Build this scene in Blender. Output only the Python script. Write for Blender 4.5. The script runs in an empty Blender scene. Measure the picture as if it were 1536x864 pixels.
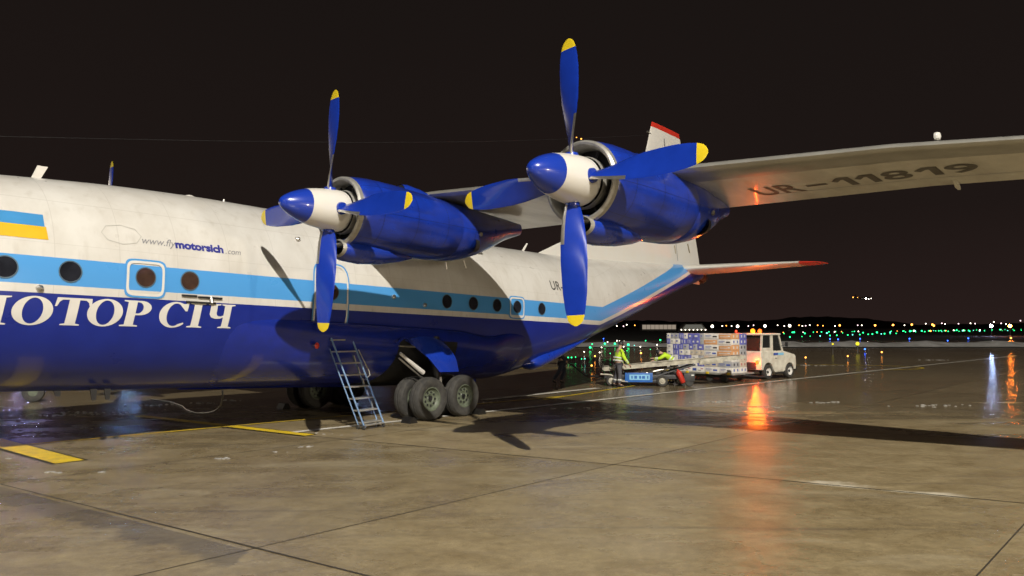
import bpy, bmesh, math, random
from mathutils import Vector, Matrix
random.seed(7)
R = math.radians
scene = bpy.context.scene
COL = scene.collection

# ------------------------------------------------------------------ camera
F, CAMH = 1154.0, 2.3
cam_d = bpy.data.cameras.new("camera"); cam = bpy.data.objects.new("camera", cam_d); COL.objects.link(cam)
cam.location = (0, 0, CAMH)
cam.rotation_euler = (R(90) + math.atan(58 / F), 0, 0)
cam_d.sensor_width = 36.0; cam_d.lens = 36.0 * F / 1536
cam_d.clip_start = 0.1; cam_d.clip_end = 9000
scene.camera = cam
# ------------------------------------------------------------------ night sky
world = bpy.data.worlds.new("World"); scene.world = world; world.use_nodes = True
nt = world.node_tree; nt.nodes.clear()
wo = nt.nodes.new("ShaderNodeOutputWorld"); bg = nt.nodes.new("ShaderNodeBackground")
tc = nt.nodes.new("ShaderNodeTexCoord"); sx = nt.nodes.new("ShaderNodeSeparateXYZ"); rp = nt.nodes.new("ShaderNodeValToRGB")
nt.links.new(tc.outputs["Generated"], sx.inputs[0])
wn = nt.nodes.new("ShaderNodeTexNoise"); wn.inputs["Scale"].default_value = 2.2; wn.inputs["Detail"].default_value = 4
nt.links.new(tc.outputs["Generated"], wn.inputs["Vector"])
wm = nt.nodes.new("ShaderNodeMath"); wm.operation = 'MULTIPLY_ADD'; wm.inputs[1].default_value = 0.16
nt.links.new(wn.outputs[0], wm.inputs[0]); nt.links.new(sx.outputs[2], wm.inputs[2])
nt.links.new(wm.outputs[0], rp.inputs[0]); nt.links.new(rp.outputs[0], bg.inputs[0]); nt.links.new(bg.outputs[0], wo.inputs[0])
e = rp.color_ramp.elements
e[0].position = 0.06; e[0].color = (0.0215, 0.0125, 0.0112, 1)
e[1].position = 0.60; e[1].color = (0.0088, 0.0066, 0.0058, 1)
m_ = e.new(0.22); m_.color = (0.0130, 0.0086, 0.0075, 1)
bg.inputs[1].default_value = 1.0
# ------------------------------------------------------------------ floodlights (apron mast behind the camera, far-side spot) and added fill lamps
def lamp(name, typ, loc, power, col, radius=0.3):
    d = bpy.data.lights.new(name, typ); d.energy = power; d.color = col
    d.shadow_soft_size = radius
    o = bpy.data.objects.new(name, d); COL.objects.link(o); o.location = loc
    return o
lamp("floodlight_main", 'POINT', (13.6, -42.4, 44.8), 345000, (1.0, 0.935, 0.82), 0.45)
lamp("added_second_fill", 'POINT', (-34, -46, 26), 20000, (0.95, 0.92, 0.86), 0.8)  # weaker lamp added as fill for the shaded sides
fl = lamp("floodlight_far_side", 'SPOT', (-92, 98, 20), 90000, (1.0, 0.86, 0.66), 0.6)
fl.data.spot_size = R(22); fl.data.spot_blend = .8
fl.rotation_euler = (Vector((-15, 27, 0)) - Vector((-92, 98, 20))).to_track_quat('-Z', 'Y').to_euler()
lamp("added_low_fill", 'POINT', (34, -22, 3.6), 17000, (1.0, 0.84, 0.60), 0.5)  # added to brighten the wing undersides, no fixture stands there
scene.view_settings.view_transform = 'Standard'
scene.view_settings.look = 'None'
scene.view_settings.exposure = 0.0
scene.view_settings.gamma = 1.0
scene.view_settings.use_curve_mapping = False
try:
    scene.cycles.sample_clamp_indirect = 4.0
    scene.cycles.max_bounces = 6
    scene.cycles.glossy_bounces = 4
    scene.cycles.use_denoising = True
except Exception: pass

# ================================================================== helpers
def srgb(h):
    h = h.lstrip('#'); v = [int(h[i:i+2], 16) / 255 for i in (0, 2, 4)]
    return tuple(c / 12.92 if c <= .04045 else ((c + .055) / 1.055) ** 2.4 for c in v)

def mat(name, col, rough=0.5, metal=0.0, coat=0.0, var=0.12, nscale=3.0, bump=0.0, bscale=20.0, spec=0.5, dirt=None, coords='Object', stretch=(1, 1, 1), rvar=0.0):
    m = bpy.data.materials.new(name); m.use_nodes = True
    t = m.node_tree; b = t.nodes["Principled BSDF"]
    b.inputs["Roughness"].default_value = rough; b.inputs["Metallic"].default_value = metal
    b.inputs["Coat Weight"].default_value = coat; b.inputs["Coat Roughness"].default_value = 0.06
    b.inputs["Specular IOR Level"].default_value = spec
    c = t.nodes.new("ShaderNodeTexCoord"); mp = t.nodes.new("ShaderNodeMapping"); mp.inputs["Scale"].default_value = stretch
    t.links.new(c.outputs[coords], mp.inputs[0])
    n = t.nodes.new("ShaderNodeTexNoise"); n.inputs["Scale"].default_value = nscale; n.inputs["Detail"].default_value = 8; n.inputs["Roughness"].default_value = .62
    t.links.new(mp.outputs[0], n.inputs["Vector"])
    rr = t.nodes.new("ShaderNodeValToRGB"); t.links.new(n.outputs[0], rr.inputs[0])
    d = dirt if dirt else tuple(x * (1 - 2.2 * var) for x in col)
    rr.color_ramp.elements[0].position = .30; rr.color_ramp.elements[0].color = (*d, 1)
    rr.color_ramp.elements[1].position = .62; rr.color_ramp.elements[1].color = (*col, 1)
    t.links.new(rr.outputs[0], b.inputs["Base Color"])
    if rvar:
        mr = t.nodes.new("ShaderNodeMapRange"); mr.inputs[3].default_value = rough + rvar; mr.inputs[4].default_value = max(.03, rough - rvar)
        t.links.new(n.outputs[0], mr.inputs[0]); t.links.new(mr.outputs[0], b.inputs["Roughness"])
    if bump:
        n2 = t.nodes.new("ShaderNodeTexNoise"); n2.inputs["Scale"].default_value = bscale; n2.inputs["Detail"].default_value = 5
        t.links.new(mp.outputs[0], n2.inputs["Vector"])
        bp = t.nodes.new("ShaderNodeBump"); bp.inputs["Strength"].default_value = bump; bp.inputs["Distance"].default_value = .02
        t.links.new(n2.outputs[0], bp.inputs["Height"]); t.links.new(bp.outputs[0], b.inputs["Normal"])
    return m

def emit(name, col, s):
    m = bpy.data.materials.new(name); m.use_nodes = True
    t = m.node_tree; t.nodes.clear()
    o = t.nodes.new("ShaderNodeOutputMaterial"); e = t.nodes.new("ShaderNodeEmission")
    e.inputs[0].default_value = (*col, 1); e.inputs[1].default_value = s
    t.links.new(e.outputs[0], o.inputs[0]); return m

WHITE = (.60, .588, .562); BLUE = (.007, .034, .34); LBLUE = (.070, .285, .64); YEL = (.66, .50, .02)
M = {}
M['white'] = mat('white_paint', WHITE, .34, coat=.25, var=.08, nscale=1.6, dirt=(.60, .57, .52))
M['blue'] = mat('blue_paint', BLUE, .28, coat=.6, var=.1, nscale=2.0, dirt=(.010, .035, .30), rvar=.08)
M['steel'] = mat('bare_steel', (.62, .60, .56), .30, metal=.9, var=.12, nscale=9)
M['lip'] = mat('intake_lip_metal', (.42, .41, .38), .42, metal=.55, var=.12, nscale=9)
M['dark'] = mat('dark_metal', (.02, .02, .022), .55, var=.2)
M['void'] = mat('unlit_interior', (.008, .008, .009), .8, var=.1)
M['rubber'] = mat('tyre_rubber', (.030, .029, .028), .75, var=.25, nscale=7, dirt=(.055, .052, .046), bump=.3, bscale=60)
M['rim'] = mat('green_grey_rim', (.12, .14, .10), .5, var=.2, nscale=12)
M['glass'] = mat('porthole_glass', (.070, .038, .026), .08, spec=.8, var=.3, nscale=3, dirt=(.030, .018, .015))  # brownish reflection painted into the glass colour
M['glassdark'] = mat('shade_toned_porthole_glass', (.020, .022, .030), .06, spec=.9, var=.3, nscale=3)  # darker copy: blue-grey reflection and shade painted into the glass
M['frame'] = mat('porthole_ring', (.10, .16, .22), .4, metal=.3, var=.15)
M['red'] = mat('red_paint', (.55, .035, .02), .35, coat=.3, var=.1)
M['yellowpaint'] = mat('yellow_marking_paint', (.80, .56, .015), .45, var=.15, nscale=4, dirt=(.55, .40, .04))
M['whitepaint'] = mat('white_marking_and_streak', (.74, .72, .66), .5, var=.25, nscale=3, dirt=(.38, .35, .30))
M['blackpaint'] = mat('black_marking_border', (.018, .017, .016), .3, var=.2)
M['letterwhite'] = mat('white_lettering', (.62, .605, .575), .35, var=.04)
M['letterblack'] = mat('black_lettering', (.030, .028, .026), .45, var=.15)
M['lettergrey'] = mat('grey_lettering', (.22, .22, .24), .5, var=.1)
M['faint'] = mat('faint_seam', (.46, .45, .42), .5, var=.1)
M['letterblue'] = mat('navy_lettering', (.03, .035, .25), .4, var=.1)
M['lb'] = mat('light_blue_paint', LBLUE, .3, coat=.4, var=.05)
M['flagblue'] = mat('flag_blue_paint', (.05, .24, .52), .34, var=.05)
M['flagyellow'] = mat('flag_yellow_paint', (.64, .40, .02), .34, var=.05)
M['snow'] = mat('slushy_snow', (.34, .33, .31), .4, var=.2, nscale=14, dirt=(.17, .16, .14), bump=.7, bscale=12)
M['ladderblue'] = mat('ladder_blue_paint', (.16, .27, .46), .4, metal=.2, var=.15)
M['alu'] = mat('aluminium', (.66, .65, .62), .35, metal=.7, var=.15, nscale=8)

# propeller blade paint : yellow tip, blue blade
def blade_mat():
    m = mat('propeller_paint', BLUE, .26, coat=.5, var=.08, nscale=3)
    t = m.node_tree; b = t.nodes["Principled BSDF"]
    src = b.inputs["Base Color"].links[0].from_socket
    c = t.nodes.new("ShaderNodeTexCoord"); s = t.nodes.new("ShaderNodeSeparateXYZ"); t.links.new(c.outputs['Object'], s.inputs[0])
    g = t.nodes.new("ShaderNodeMath"); g.operation = 'GREATER_THAN'; g.inputs[1].default_value = 2.085; t.links.new(s.outputs[2], g.inputs[0])
    x = t.nodes.new("ShaderNodeMix"); x.data_type = 'RGBA'; t.links.new(g.outputs[0], x.inputs[0]); t.links.new(src, x.inputs[6]); x.inputs[7].default_value = (*YEL, 1)
    t.links.new(x.outputs[2], b.inputs["Base Color"]); return m
M['blade'] = blade_mat()

def nac_mat():
    m = mat('nacelle_blue_paint', BLUE, .30, coat=.5, var=.14, nscale=2.2, dirt=(.008, .022, .20), rvar=.10, bump=.06, bscale=3)
    t = m.node_tree; N = t.nodes; L = t.links; b = N["Principled BSDF"]; src = b.inputs["Base Color"].links[0].from_socket
    c = N.new("ShaderNodeTexCoord"); s = N.new("ShaderNodeSeparateXYZ"); L.new(c.outputs['Object'], s.inputs[0])
    def mm(op, a, b_=0.0):
        n = N.new("ShaderNodeMath"); n.operation = op
        for i, q in enumerate((a, b_)):
            if isinstance(q, (int, float)): n.inputs[i].default_value = q
            else: L.new(q, n.inputs[i])
        return n.outputs[0]
    an = mm('ARCTAN2', s.outputs[2], s.outputs[1])
    f1 = mm('LESS_THAN', mm('ABSOLUTE', mm('SUBTRACT', mm('FRACT', mm('DIVIDE', mm('ADD', s.outputs[0], 9.75), .83)), .5)), .008)
    f2 = mm('LESS_THAN', mm('ABSOLUTE', mm('SUBTRACT', mm('FRACT', mm('DIVIDE', mm('ADD', an, 9.0), .785)), .5)), .009)
    riv = mm('MULTIPLY', mm('LESS_THAN', mm('ABSOLUTE', mm('SUBTRACT', mm('FRACT', mm('DIVIDE', mm('ADD', s.outputs[0], 9.75), .83)), .5)), .03), mm('LESS_THAN', mm('ABSOLUTE', mm('SUBTRACT', mm('FRACT', mm('MULTIPLY', an, 14)), .5)), .12))
    x = N.new("ShaderNodeMix"); x.data_type = 'RGBA'; L.new(mm('MULTIPLY', mm('MAXIMUM', mm('MAXIMUM', f1, f2), mm('MULTIPLY', riv, .6)), .75), x.inputs[0]); L.new(src, x.inputs[6]); x.inputs[7].default_value = (.003, .008, .07, 1)
    n = N.new("ShaderNodeTexNoise"); mp = N.new("ShaderNodeMapping"); mp.inputs["Scale"].default_value = (.6, 4, 4); L.new(c.outputs['Object'], mp.inputs[0]); L.new(mp.outputs[0], n.inputs["Vector"]); n.inputs["Detail"].default_value = 6; n.inputs["Scale"].default_value = 1.2
    g = mm('MULTIPLY', mm('MULTIPLY', mm('GREATER_THAN', n.outputs[0], .52), mm('SUBTRACT', n.outputs[0], .45)), 1.7)
    y = N.new("ShaderNodeMix"); y.data_type = 'RGBA'; L.new(g, y.inputs[0]); L.new(x.outputs[2], y.inputs[6]); y.inputs[7].default_value = (.012, .016, .07, 1)
    L.new(y.outputs[2], b.inputs["Base Color"]); return m
M['nac'] = nac_mat()

class MB:
    """collects geometry with material slots, links it as one mesh object"""
    def __init__(s): s.v = []; s.f = []; s.m = []; s.mats = []
    def mi(s, m):
        if isinstance(m, str): m = M[m]
        if m not in s.mats: s.mats.append(m)
        return s.mats.index(m)
    def add(s, vs, fs, m):
        o = len(s.v); s.v += [tuple(v) for v in vs]; k = s.mi(m)
        for f in fs: s.f.append([i + o for i in f]); s.m.append(k)
    def box(s, c, d, m, rot=None):
        hx, hy, hz = d[0] / 2, d[1] / 2, d[2] / 2
        vs = [Vector((x, y, z)) for x in (-hx, hx) for y in (-hy, hy) for z in (-hz, hz)]
        if rot is not None:
            q = rot if isinstance(rot, Matrix) else Matrix.Rotation(rot, 3, 'Z')
            vs = [q @ v for v in vs]
        vs = [v + Vector(c) for v in vs]
        s.add(vs, [(0, 1, 3, 2), (4, 6, 7, 5), (0, 4, 5, 1), (2, 3, 7, 6), (0, 2, 6, 4), (1, 5, 7, 3)], m)
    def bbox(s, c, d, m, b=.02, rot=None):
        """box with bevelled edges"""
        hx, hy, hz = d[0] / 2, d[1] / 2, d[2] / 2; b = min(b, hx * .9, hy * .9, hz * .9)
        bm = bmesh.new(); bmesh.ops.create_cube(bm, size=1)
        for v in bm.verts: v.co = Vector((v.co.x * d[0], v.co.y * d[1], v.co.z * d[2]))
        bmesh.ops.bevel(bm, geom=bm.edges[:], offset=b, segments=2, affect='EDGES', profile=.6)
        q = None
        if rot is not None: q = rot if isinstance(rot, Matrix) else Matrix.Rotation(rot, 3, 'Z')
        bm.verts.index_update()
        vs = [((q @ v.co) if q is not None else v.co) + Vector(c) for v in bm.verts]
        s.add(vs, [[v.index for v in f.verts] for f in bm.faces], m); bm.free()
    def tube(s, pts, r, m, n=8, cap=True, closed=False):
        pts = [Vector(p) for p in pts]; L = len(pts); rs = r if isinstance(r, (list, tuple)) else [r] * L
        vs = []; up = None
        for i, p in enumerate(pts):
            if closed: t = (pts[(i + 1) % L] - pts[i - 1]).normalized()
            else: t = (pts[min(i + 1, L - 1)] - pts[max(i - 1, 0)]).normalized()
            if up is None:
                up = Vector((0, 0, 1)) if abs(t.z) < .9 else Vector((1, 0, 0))
            x = t.cross(up).normalized(); y = x.cross(t).normalized(); up = y
            for k in range(n):
                a = 2 * math.pi * k / n; vs.append(p + x * math.cos(a) * rs[i] + y * math.sin(a) * rs[i])
        fs = []
        for i in range(L if closed else L - 1):
            for k in range(n):
                a0 = i * n + k; a1 = i * n + (k + 1) % n; b0 = ((i + 1) % L) * n + k; b1 = ((i + 1) % L) * n + (k + 1) % n
                fs.append((a0, a1, b1, b0))
        if cap and not closed:
            fs.append(list(range(n))[::-1]); fs.append([(L - 1) * n + k for k in range(n)])
        s.add(vs, fs, m)
    def lathe(s, prof, origin, axis, m, n=32, mats=None):
        """prof: list of (along, radius)"""
        ax = Vector(axis).normalized(); up = Vector((0, 0, 1)) if abs(ax.z) < .9 else Vector((1, 0, 0))
        x = ax.cross(up).normalized(); y = ax.cross(x).normalized(); o = Vector(origin)
        vs = []
        for (t, r) in prof:
            for k in range(n):
                a = 2 * math.pi * k / n; vs.append(o + ax * t + x * math.cos(a) * r + y * math.sin(a) * r)
        for i in range(len(prof) - 1):
            fs = [(i * n + k, i * n + (k + 1) % n, (i + 1) * n + (k + 1) % n, (i + 1) * n + k) for k in range(n)]
            mm = mats[i] if mats else m
            ko = s.mi(mm)
            if i == 0: base = len(s.v); s.v += [tuple(v) for v in vs]
            for f in fs: s.f.append([q + base for q in f]); s.m.append(ko)
    def loft(s, secs, m, closed=True, caps=True, mats=None):
        n = len(secs[0]); base = len(s.v)
        for sec in secs: s.v += [tuple(v) for v in sec]
        for i in range(len(secs) - 1):
            for k in range(n if closed else n - 1):
                mm = mats(i, k) if mats else m
                s.f.append([base + i * n + k, base + i * n + (k + 1) % n, base + (i + 1) * n + (k + 1) % n, base + (i + 1) * n + k]); s.m.append(s.mi(mm))
        if caps and closed:
            s.f.append([base + k for k in range(n)][::-1]); s.m.append(s.mi(m))
            s.f.append([base + (len(secs) - 1) * n + k for k in range(n)]); s.m.append(s.mi(m))
    def ball(s, c, r, m, seg=12, ring=8, sc=(1, 1, 1)):
        vs = []; fs = []
        for i in range(ring + 1):
            th = math.pi * i / ring
            for k in range(seg):
                a = 2 * math.pi * k / seg
                vs.append((c[0] + r * sc[0] * math.sin(th) * math.cos(a), c[1] + r * sc[1] * math.sin(th) * math.sin(a), c[2] + r * sc[2] * math.cos(th)))
        for i in range(ring):
            for k in range(seg):
                fs.append((i * seg + k, i * seg + (k + 1) % seg, (i + 1) * seg + (k + 1) % seg, (i + 1) * seg + k))
        s.add(vs, fs, m)
    def build(s, name, parent=None, smooth=True, angle=35, loc=None, rot=None, clean=True):
        me = bpy.data.meshes.new(name); me.from_pydata(s.v, [], s.f)
        for m in s.mats: me.materials.append(m)
        for i, p in enumerate(me.polygons): p.material_index = s.m[i]
        bm = bmesh.new(); bm.from_mesh(me)
        if clean: bmesh.ops.remove_doubles(bm, verts=bm.verts, dist=1e-5)
        bmesh.ops.recalc_face_normals(bm, faces=bm.faces)
        if smooth:
            for f in bm.faces: f.smooth = True
            for ed in bm.edges:
                if len(ed.link_faces) == 2 and ed.calc_face_angle(0) > R(angle): ed.smooth = False
        bm.to_mesh(me); bm.free()
        o = bpy.data.objects.new(name, me); COL.objects.link(o)
        if parent: o.parent = parent
        if loc: o.location = loc
        if rot: o.rotation_euler = rot
        return o

def empty(name, loc=(0, 0, 0), rz=0, parent=None):
    o = bpy.data.objects.new(name, None); COL.objects.link(o); o.location = loc; o.rotation_euler = (0, 0, rz)
    o.empty_display_size = .3
    if parent: o.parent = parent
    return o
def tag(o, label=None, cat=None, group=None, kind=None):
    if label: o['label'] = label
    if cat: o['category'] = cat
    if group: o['group'] = group
    if kind: o['kind'] = kind
    return o
def copy_tree(o, parent=None):
    c = o.copy(); COL.objects.link(c)
    if parent: c.parent = parent
    for ch in [x for x in bpy.data.objects if x.parent == o]: copy_tree(ch, c)
    return c
def lerp(a, b, t): return a + (b - a) * t
def interp(tab, x):
    if x <= tab[0][0]: return tab[0][1:]
    if x >= tab[-1][0]: return tab[-1][1:]
    for i in range(len(tab) - 1):
        if tab[i][0] <= x <= tab[i + 1][0]:
            n = len(tab); a, b = tab[i], tab[i + 1]; h = b[0] - a[0]; t = (x - a[0]) / h
            out = []
            for j in range(1, len(a)):
                d = (b[j] - a[j]) / h
                def sl(k):   # monotone-ish slope
                    if k <= 0 or k >= n - 1: return None
                    d0 = (tab[k][j] - tab[k - 1][j]) / (tab[k][0] - tab[k - 1][0]); d1 = (tab[k + 1][j] - tab[k][j]) / (tab[k + 1][0] - tab[k][0])
                    return 0 if d0 * d1 <= 0 else 2 * d0 * d1 / (d0 + d1)
                m0 = sl(i); m1 = sl(i + 1); m0 = d if m0 is None else m0; m1 = d if m1 is None else m1
                out.append((2*t**3-3*t*t+1)*a[j] + (t**3-2*t*t+t)*h*m0 + (-2*t**3+3*t*t)*b[j] + (t**3-t*t)*h*m1)
            return tuple(out)

# ================================================================== ground, apron
def ground_mat():
    m = bpy.data.materials.new('wet_concrete'); m.use_nodes = True
    t = m.node_tree; N = t.nodes; L = t.links; b = N["Principled BSDF"]
    c = N.new("ShaderNodeTexCoord")
    def noise(scale, detail=6, rough=.6, st=(1, 1, 1), rot=0, dist=0):
        mp = N.new("ShaderNodeMapping"); mp.inputs["Scale"].default_value = st; mp.inputs["Rotation"].default_value = (0, 0, rot)
        L.new(c.outputs['Object'], mp.inputs[0])
        n = N.new("ShaderNodeTexNoise"); n.inputs["Scale"].default_value = scale; n.inputs["Detail"].default_value = detail; n.inputs["Roughness"].default_value = rough
        n.inputs["Distortion"].default_value = dist
        L.new(mp.outputs[0], n.inputs["Vector"]); return n.outputs[0]
    def math_(op, a, b_=None, clamp=False):
        n = N.new("ShaderNodeMath"); n.operation = op; n.use_clamp = clamp
        for i, q in enumerate((a, b_)):
            if q is None: continue
            if isinstance(q, (int, float)): n.inputs[i].default_value = q
            else: L.new(q, n.inputs[i])
        return n.outputs[0]
    def ramp(src, p0, p1, c0=(0, 0, 0, 1), c1=(1, 1, 1, 1)):
        r = N.new("ShaderNodeValToRGB"); L.new(src, r.inputs[0])
        r.color_ramp.elements[0].position = p0; r.color_ramp.elements[1].position = p1
        r.color_ramp.elements[0].color = c0; r.color_ramp.elements[1].color = c1; return r.outputs[0]
    def mix(f, a, b_, blend='MIX'):
        x = N.new("ShaderNodeMix"); x.data_type = 'RGBA'; x.blend_type = blend
        if isinstance(f, (int, float)): x.inputs[0].default_value = f
        else: L.new(f, x.inputs[0])
        for i, q in ((6, a), (7, b_)):
            if isinstance(q, tuple): x.inputs[i].default_value = q
            else: L.new(q, x.inputs[i])
        return x.outputs[2]
    sep = N.new("ShaderNodeSeparateXYZ"); L.new(c.outputs['Object'], sep.inputs[0])
    X, Y = sep.outputs[0], sep.outputs[1]
    # wetness : more standing water beyond the aircraft, damp film nearby
    big = noise(.16, 5, .6, (1, 1.6, 1), R(10))
    streak = noise(.55, 7, .62, (.35, 1.7, 1), R(8), .6)
    mr = N.new("ShaderNodeMapRange"); mr.inputs[1].default_value = 12; mr.inputs[2].default_value = 26; mr.inputs[3].default_value = -.14; mr.inputs[4].default_value = .20
    L.new(Y, mr.inputs[0])
    w = math_('ADD', math_('MULTIPLY', big, .5), math_('MULTIPLY', streak, .5))
    w = math_('ADD', w, mr.outputs[0])
    edgy = noise(2.6, 8, .7, (.5, 1.6, 1), R(10), .4)
    w = math_('ADD', w, math_('MULTIPLY', math_('SUBTRACT', edgy, .5), .22))
    wet = ramp(w, .47, .58)
    # base concrete colour
    fine = noise(55, 4, .75); mid = noise(1.4, 8, .66, (1, 1.3, 1), R(-25), .4)
    col = mix(ramp(mid, .28, .70), (.190, .143, .074, 1), (.300, .240, .138, 1))
    col = mix(.55, col, mix(ramp(fine, .32, .68), (.24, .24, .24, 1), (.76, .76, .76, 1)), 'OVERLAY')
    pit = noise(9, 8, .72, (1, 1, 1), 0, .3)
    col = mix(.45, col, mix(ramp(pit, .34, .66), (.30, .30, .30, 1), (.70, .70, .70, 1)), 'OVERLAY')
    smear = noise(.8, 6, .6, (.45, 2.4, 1), R(14), .9)
    col = mix(math_('MULTIPLY', ramp(smear, .56, .72), .38), col, (.13, .105, .078, 1))
    pale = noise(.6, 5, .6, (.5, 1.8, 1), R(20), .5)
    col = mix(math_('MULTIPLY', ramp(pale, .56, .74), .48), col, (.43, .375, .26, 1))
    col = mix(math_('MULTIPLY', wet, .55), col, (.165, .132, .082, 1))
    # dark oily stain running along the expansion joint at near left
    d1 = math_('ADD', math_('ADD', math_('MULTIPLY', X, .562), math_('MULTIPLY', Y, .827)), -5.15)   # distance beyond the joint
    edge = math_('MULTIPLY', math_('SUBTRACT', noise(1.3, 9, .68), .5), 1.2)
    band = math_('MULTIPLY', math_('LESS_THAN', d1, -.02), ramp(math_('ADD', math_('ADD', d1, edge), 1.0), .44, .60))
    band = math_('MULTIPLY', band, math_('LESS_THAN', X, math_('ADD', -2.7, edge)))
    col = mix(math_('MULTIPLY', band, .62), col, (.095, .080, .060, 1))
    # pale dried residue along another joint, near right
    d2 = math_('ADD', math_('ADD', math_('MULTIPLY', X, .48), math_('MULTIPLY', Y, .877)), -12.07)
    e2 = math_('MULTIPLY', math_('SUBTRACT', noise(1.1, 5, .65, (1, 2.2, 1), R(-25)), .5), 1.5)
    res = math_('MULTIPLY', math_('GREATER_THAN', d2, .02), ramp(math_('ADD', d2, e2), .10, .32, (1, 1, 1, 1), (0, 0, 0, 1)))
    res = math_('MULTIPLY', res, ramp(math_('ABSOLUTE', math_('SUBTRACT', X, 5.25)), .7, 1.15, (1, 1, 1, 1), (0, 0, 0, 1)))
    col = mix(math_('MULTIPLY', res, .85), col, (.62, .57, .45, 1))
    def lin(px, py, nx, ny, div): return math_('FLOOR', math_('DIVIDE', math_('ADD', math_('MULTIPLY', math_('SUBTRACT', X, px), nx), math_('MULTIPLY', math_('SUBTRACT', Y, py), ny)), div))
    ia = lin(-2.66, 8.13, math.sin(R(48)), -math.cos(R(48)), 5.77); ib = lin(2.0, 12.79, math.sin(R(29.5)), math.cos(R(29.5)), 6.33)
    ib = math_('ADD', ib, math_('GREATER_THAN', d1, 0))
    cx = N.new("ShaderNodeCombineXYZ"); L.new(ia, cx.inputs[0]); L.new(ib, cx.inputs[1])
    wn_ = N.new("ShaderNodeTexWhiteNoise"); wn_.noise_dimensions = '3D'; L.new(cx.outputs[0], wn_.inputs["Vector"])
    sv = N.new("ShaderNodeMapRange"); L.new(wn_.outputs[0], sv.inputs[0]); sv.inputs[3].default_value = .86; sv.inputs[4].default_value = 1.10
    sc3 = N.new("ShaderNodeVectorMath"); sc3.operation = 'SCALE'; L.new(col, sc3.inputs[0]); L.new(sv.outputs[0], sc3.inputs['Scale']); col = sc3.outputs[0]
    # tyre marks and drips
    ty = N.new("ShaderNodeTexNoise"); tmp_ = N.new("ShaderNodeMapping"); tmp_.inputs["Rotation"].default_value = (0, 0, R(-40)); tmp_.inputs["Scale"].default_value = (.16, 3.2, 1)
    L.new(c.outputs['Object'], tmp_.inputs[0]); L.new(tmp_.outputs[0], ty.inputs["Vector"]); ty.inputs["Scale"].default_value = 1.0; ty.inputs["Detail"].default_value = 5
    col = mix(math_('MULTIPLY', ramp(ty.outputs[0], .62, .70), .30), col, (.07, .06, .05, 1))
    L.new(col, b.inputs["Base Color"])
    damp = math_('MULTIPLY', math_('LESS_THAN', d2, -.02), ramp(noise(.5, 4, .6, (1, 1.4, 1)), .35, .6))
    rg = N.new("ShaderNodeMapRange"); L.new(wet, rg.inputs[0]); rg.inputs[3].default_value = .42; rg.inputs[4].default_value = .19
    L.new(math_('SUBTRACT', math_('ADD', rg.outputs[0], math_('MULTIPLY', math_('SUBTRACT', mid, .5), .22)), math_('MULTIPLY', damp, math_('MULTIPLY', math_('SUBTRACT', 1, wet), .20))), b.inputs["Roughness"])
    # relief: fine grain on dry concrete, slow ripple on the water film
    bp = N.new("ShaderNodeBump"); bp.inputs["Distance"].default_value = .004; bp.inputs["Strength"].default_value = .35
    L.new(fine, bp.inputs["Height"])
    rip = noise(8.5, 5, .6, (1, 1, 1))
    bp2 = N.new("ShaderNodeBump"); bp2.inputs["Distance"].default_value = .009; bp2.inputs["Strength"].default_value = .42
    L.new(rip, bp2.inputs["Height"]); L.new(bp.outputs[0], bp2.inputs["Normal"])
    L.new(bp2.outputs[0], b.inputs["Normal"])
    return m
M['concrete'] = ground_mat()
M['banksnow'] = mat('bank_snow', (.78, .77, .75), .6, var=.12, nscale=.6, dirt=(.45, .43, .40), bump=.8, bscale=2)
M['grass'] = mat('dark_grass_field', (.030, .032, .018), .9, var=.3, nscale=.05, coords='Object')
M['hill'] = mat('distant_hill', (.022, .022, .018), 1.0, var=.3, nscale=.02)

g = MB(); g.add([(-2500, -600, -.03), (2500, -600, -.03), (2500, 3800, -.03), (-2500, 3800, -.03)], [(0, 1, 2, 3)], 'grass')
tag(g.build('ground'), kind='structure')
g = MB(); g.add([(-140, -90, 0), (160, -90, 0), (160, 84, 0), (-140, 84, 0)], [(0, 1, 2, 3)], 'concrete')
tag(g.build('apron'), kind='structure')
# taxiway strips further out
g = MB(); g.add([(-300, 112, -.02), (500, 112, -.02), (500, 128, -.02), (-300, 128, -.02)], [(0, 1, 2, 3)], 'concrete')
tag(g.build('taxiway'), kind='structure')

def strip(mb, p0, p1, w, z, m, seg=1):
    p0 = Vector((*p0, 0)); p1 = Vector((*p1, 0)); d = (p1 - p0).normalized(); n = Vector((-d.y, d.x, 0)) * w / 2
    for i in range(seg):
        a = p0.lerp(p1, i / seg); b_ = p0.lerp(p1, (i + 1) / seg)
        mb.add([(q.x, q.y, z) for q in (a - n, b_ - n, b_ + n, a + n)], [(0, 1, 2, 3)], m)
M['joint'] = mat('joint_sealant', (.045, .037, .028), .6, var=.2)
jn = MB()
u1 = Vector((math.cos(R(48)), math.sin(R(48)))); n1 = Vector((u1.y, -u1.x)); P1 = Vector((-2.66, 8.13))
for k in range(-7, 8):
    o = P1 + n1 * (5.77 * k); a = o - u1 * 30; b_ = o + u1 * 70
    if b_.y > 83: b_ = o + u1 * ((83 - o.y) / u1.y)
    strip(jn, a, b_, .017, .004, 'joint')
u2 = Vector((math.cos(R(-34)), math.sin(R(-34)))); n2 = Vector((-u2.y, u2.x)); P2 = Vector((-1.34, 7.23))
for k in range(-4, 11):
    o = P2 + n2 * (6.35 * k) if k != 0 else P2
    ang = -34 if k <= 0 else -29.5
    uu = Vector((math.cos(R(ang)), math.sin(R(ang)))); 
    if k > 0: o = Vector((2.0, 12.79)) + n2 * (6.35 * (k - 1))
    strip(jn, o - uu * 45, o + uu * 45, .028 if k < 2 else .022, .0055, 'joint')
tag(jn.build('pavement_joints', smooth=False), kind='structure')

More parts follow.
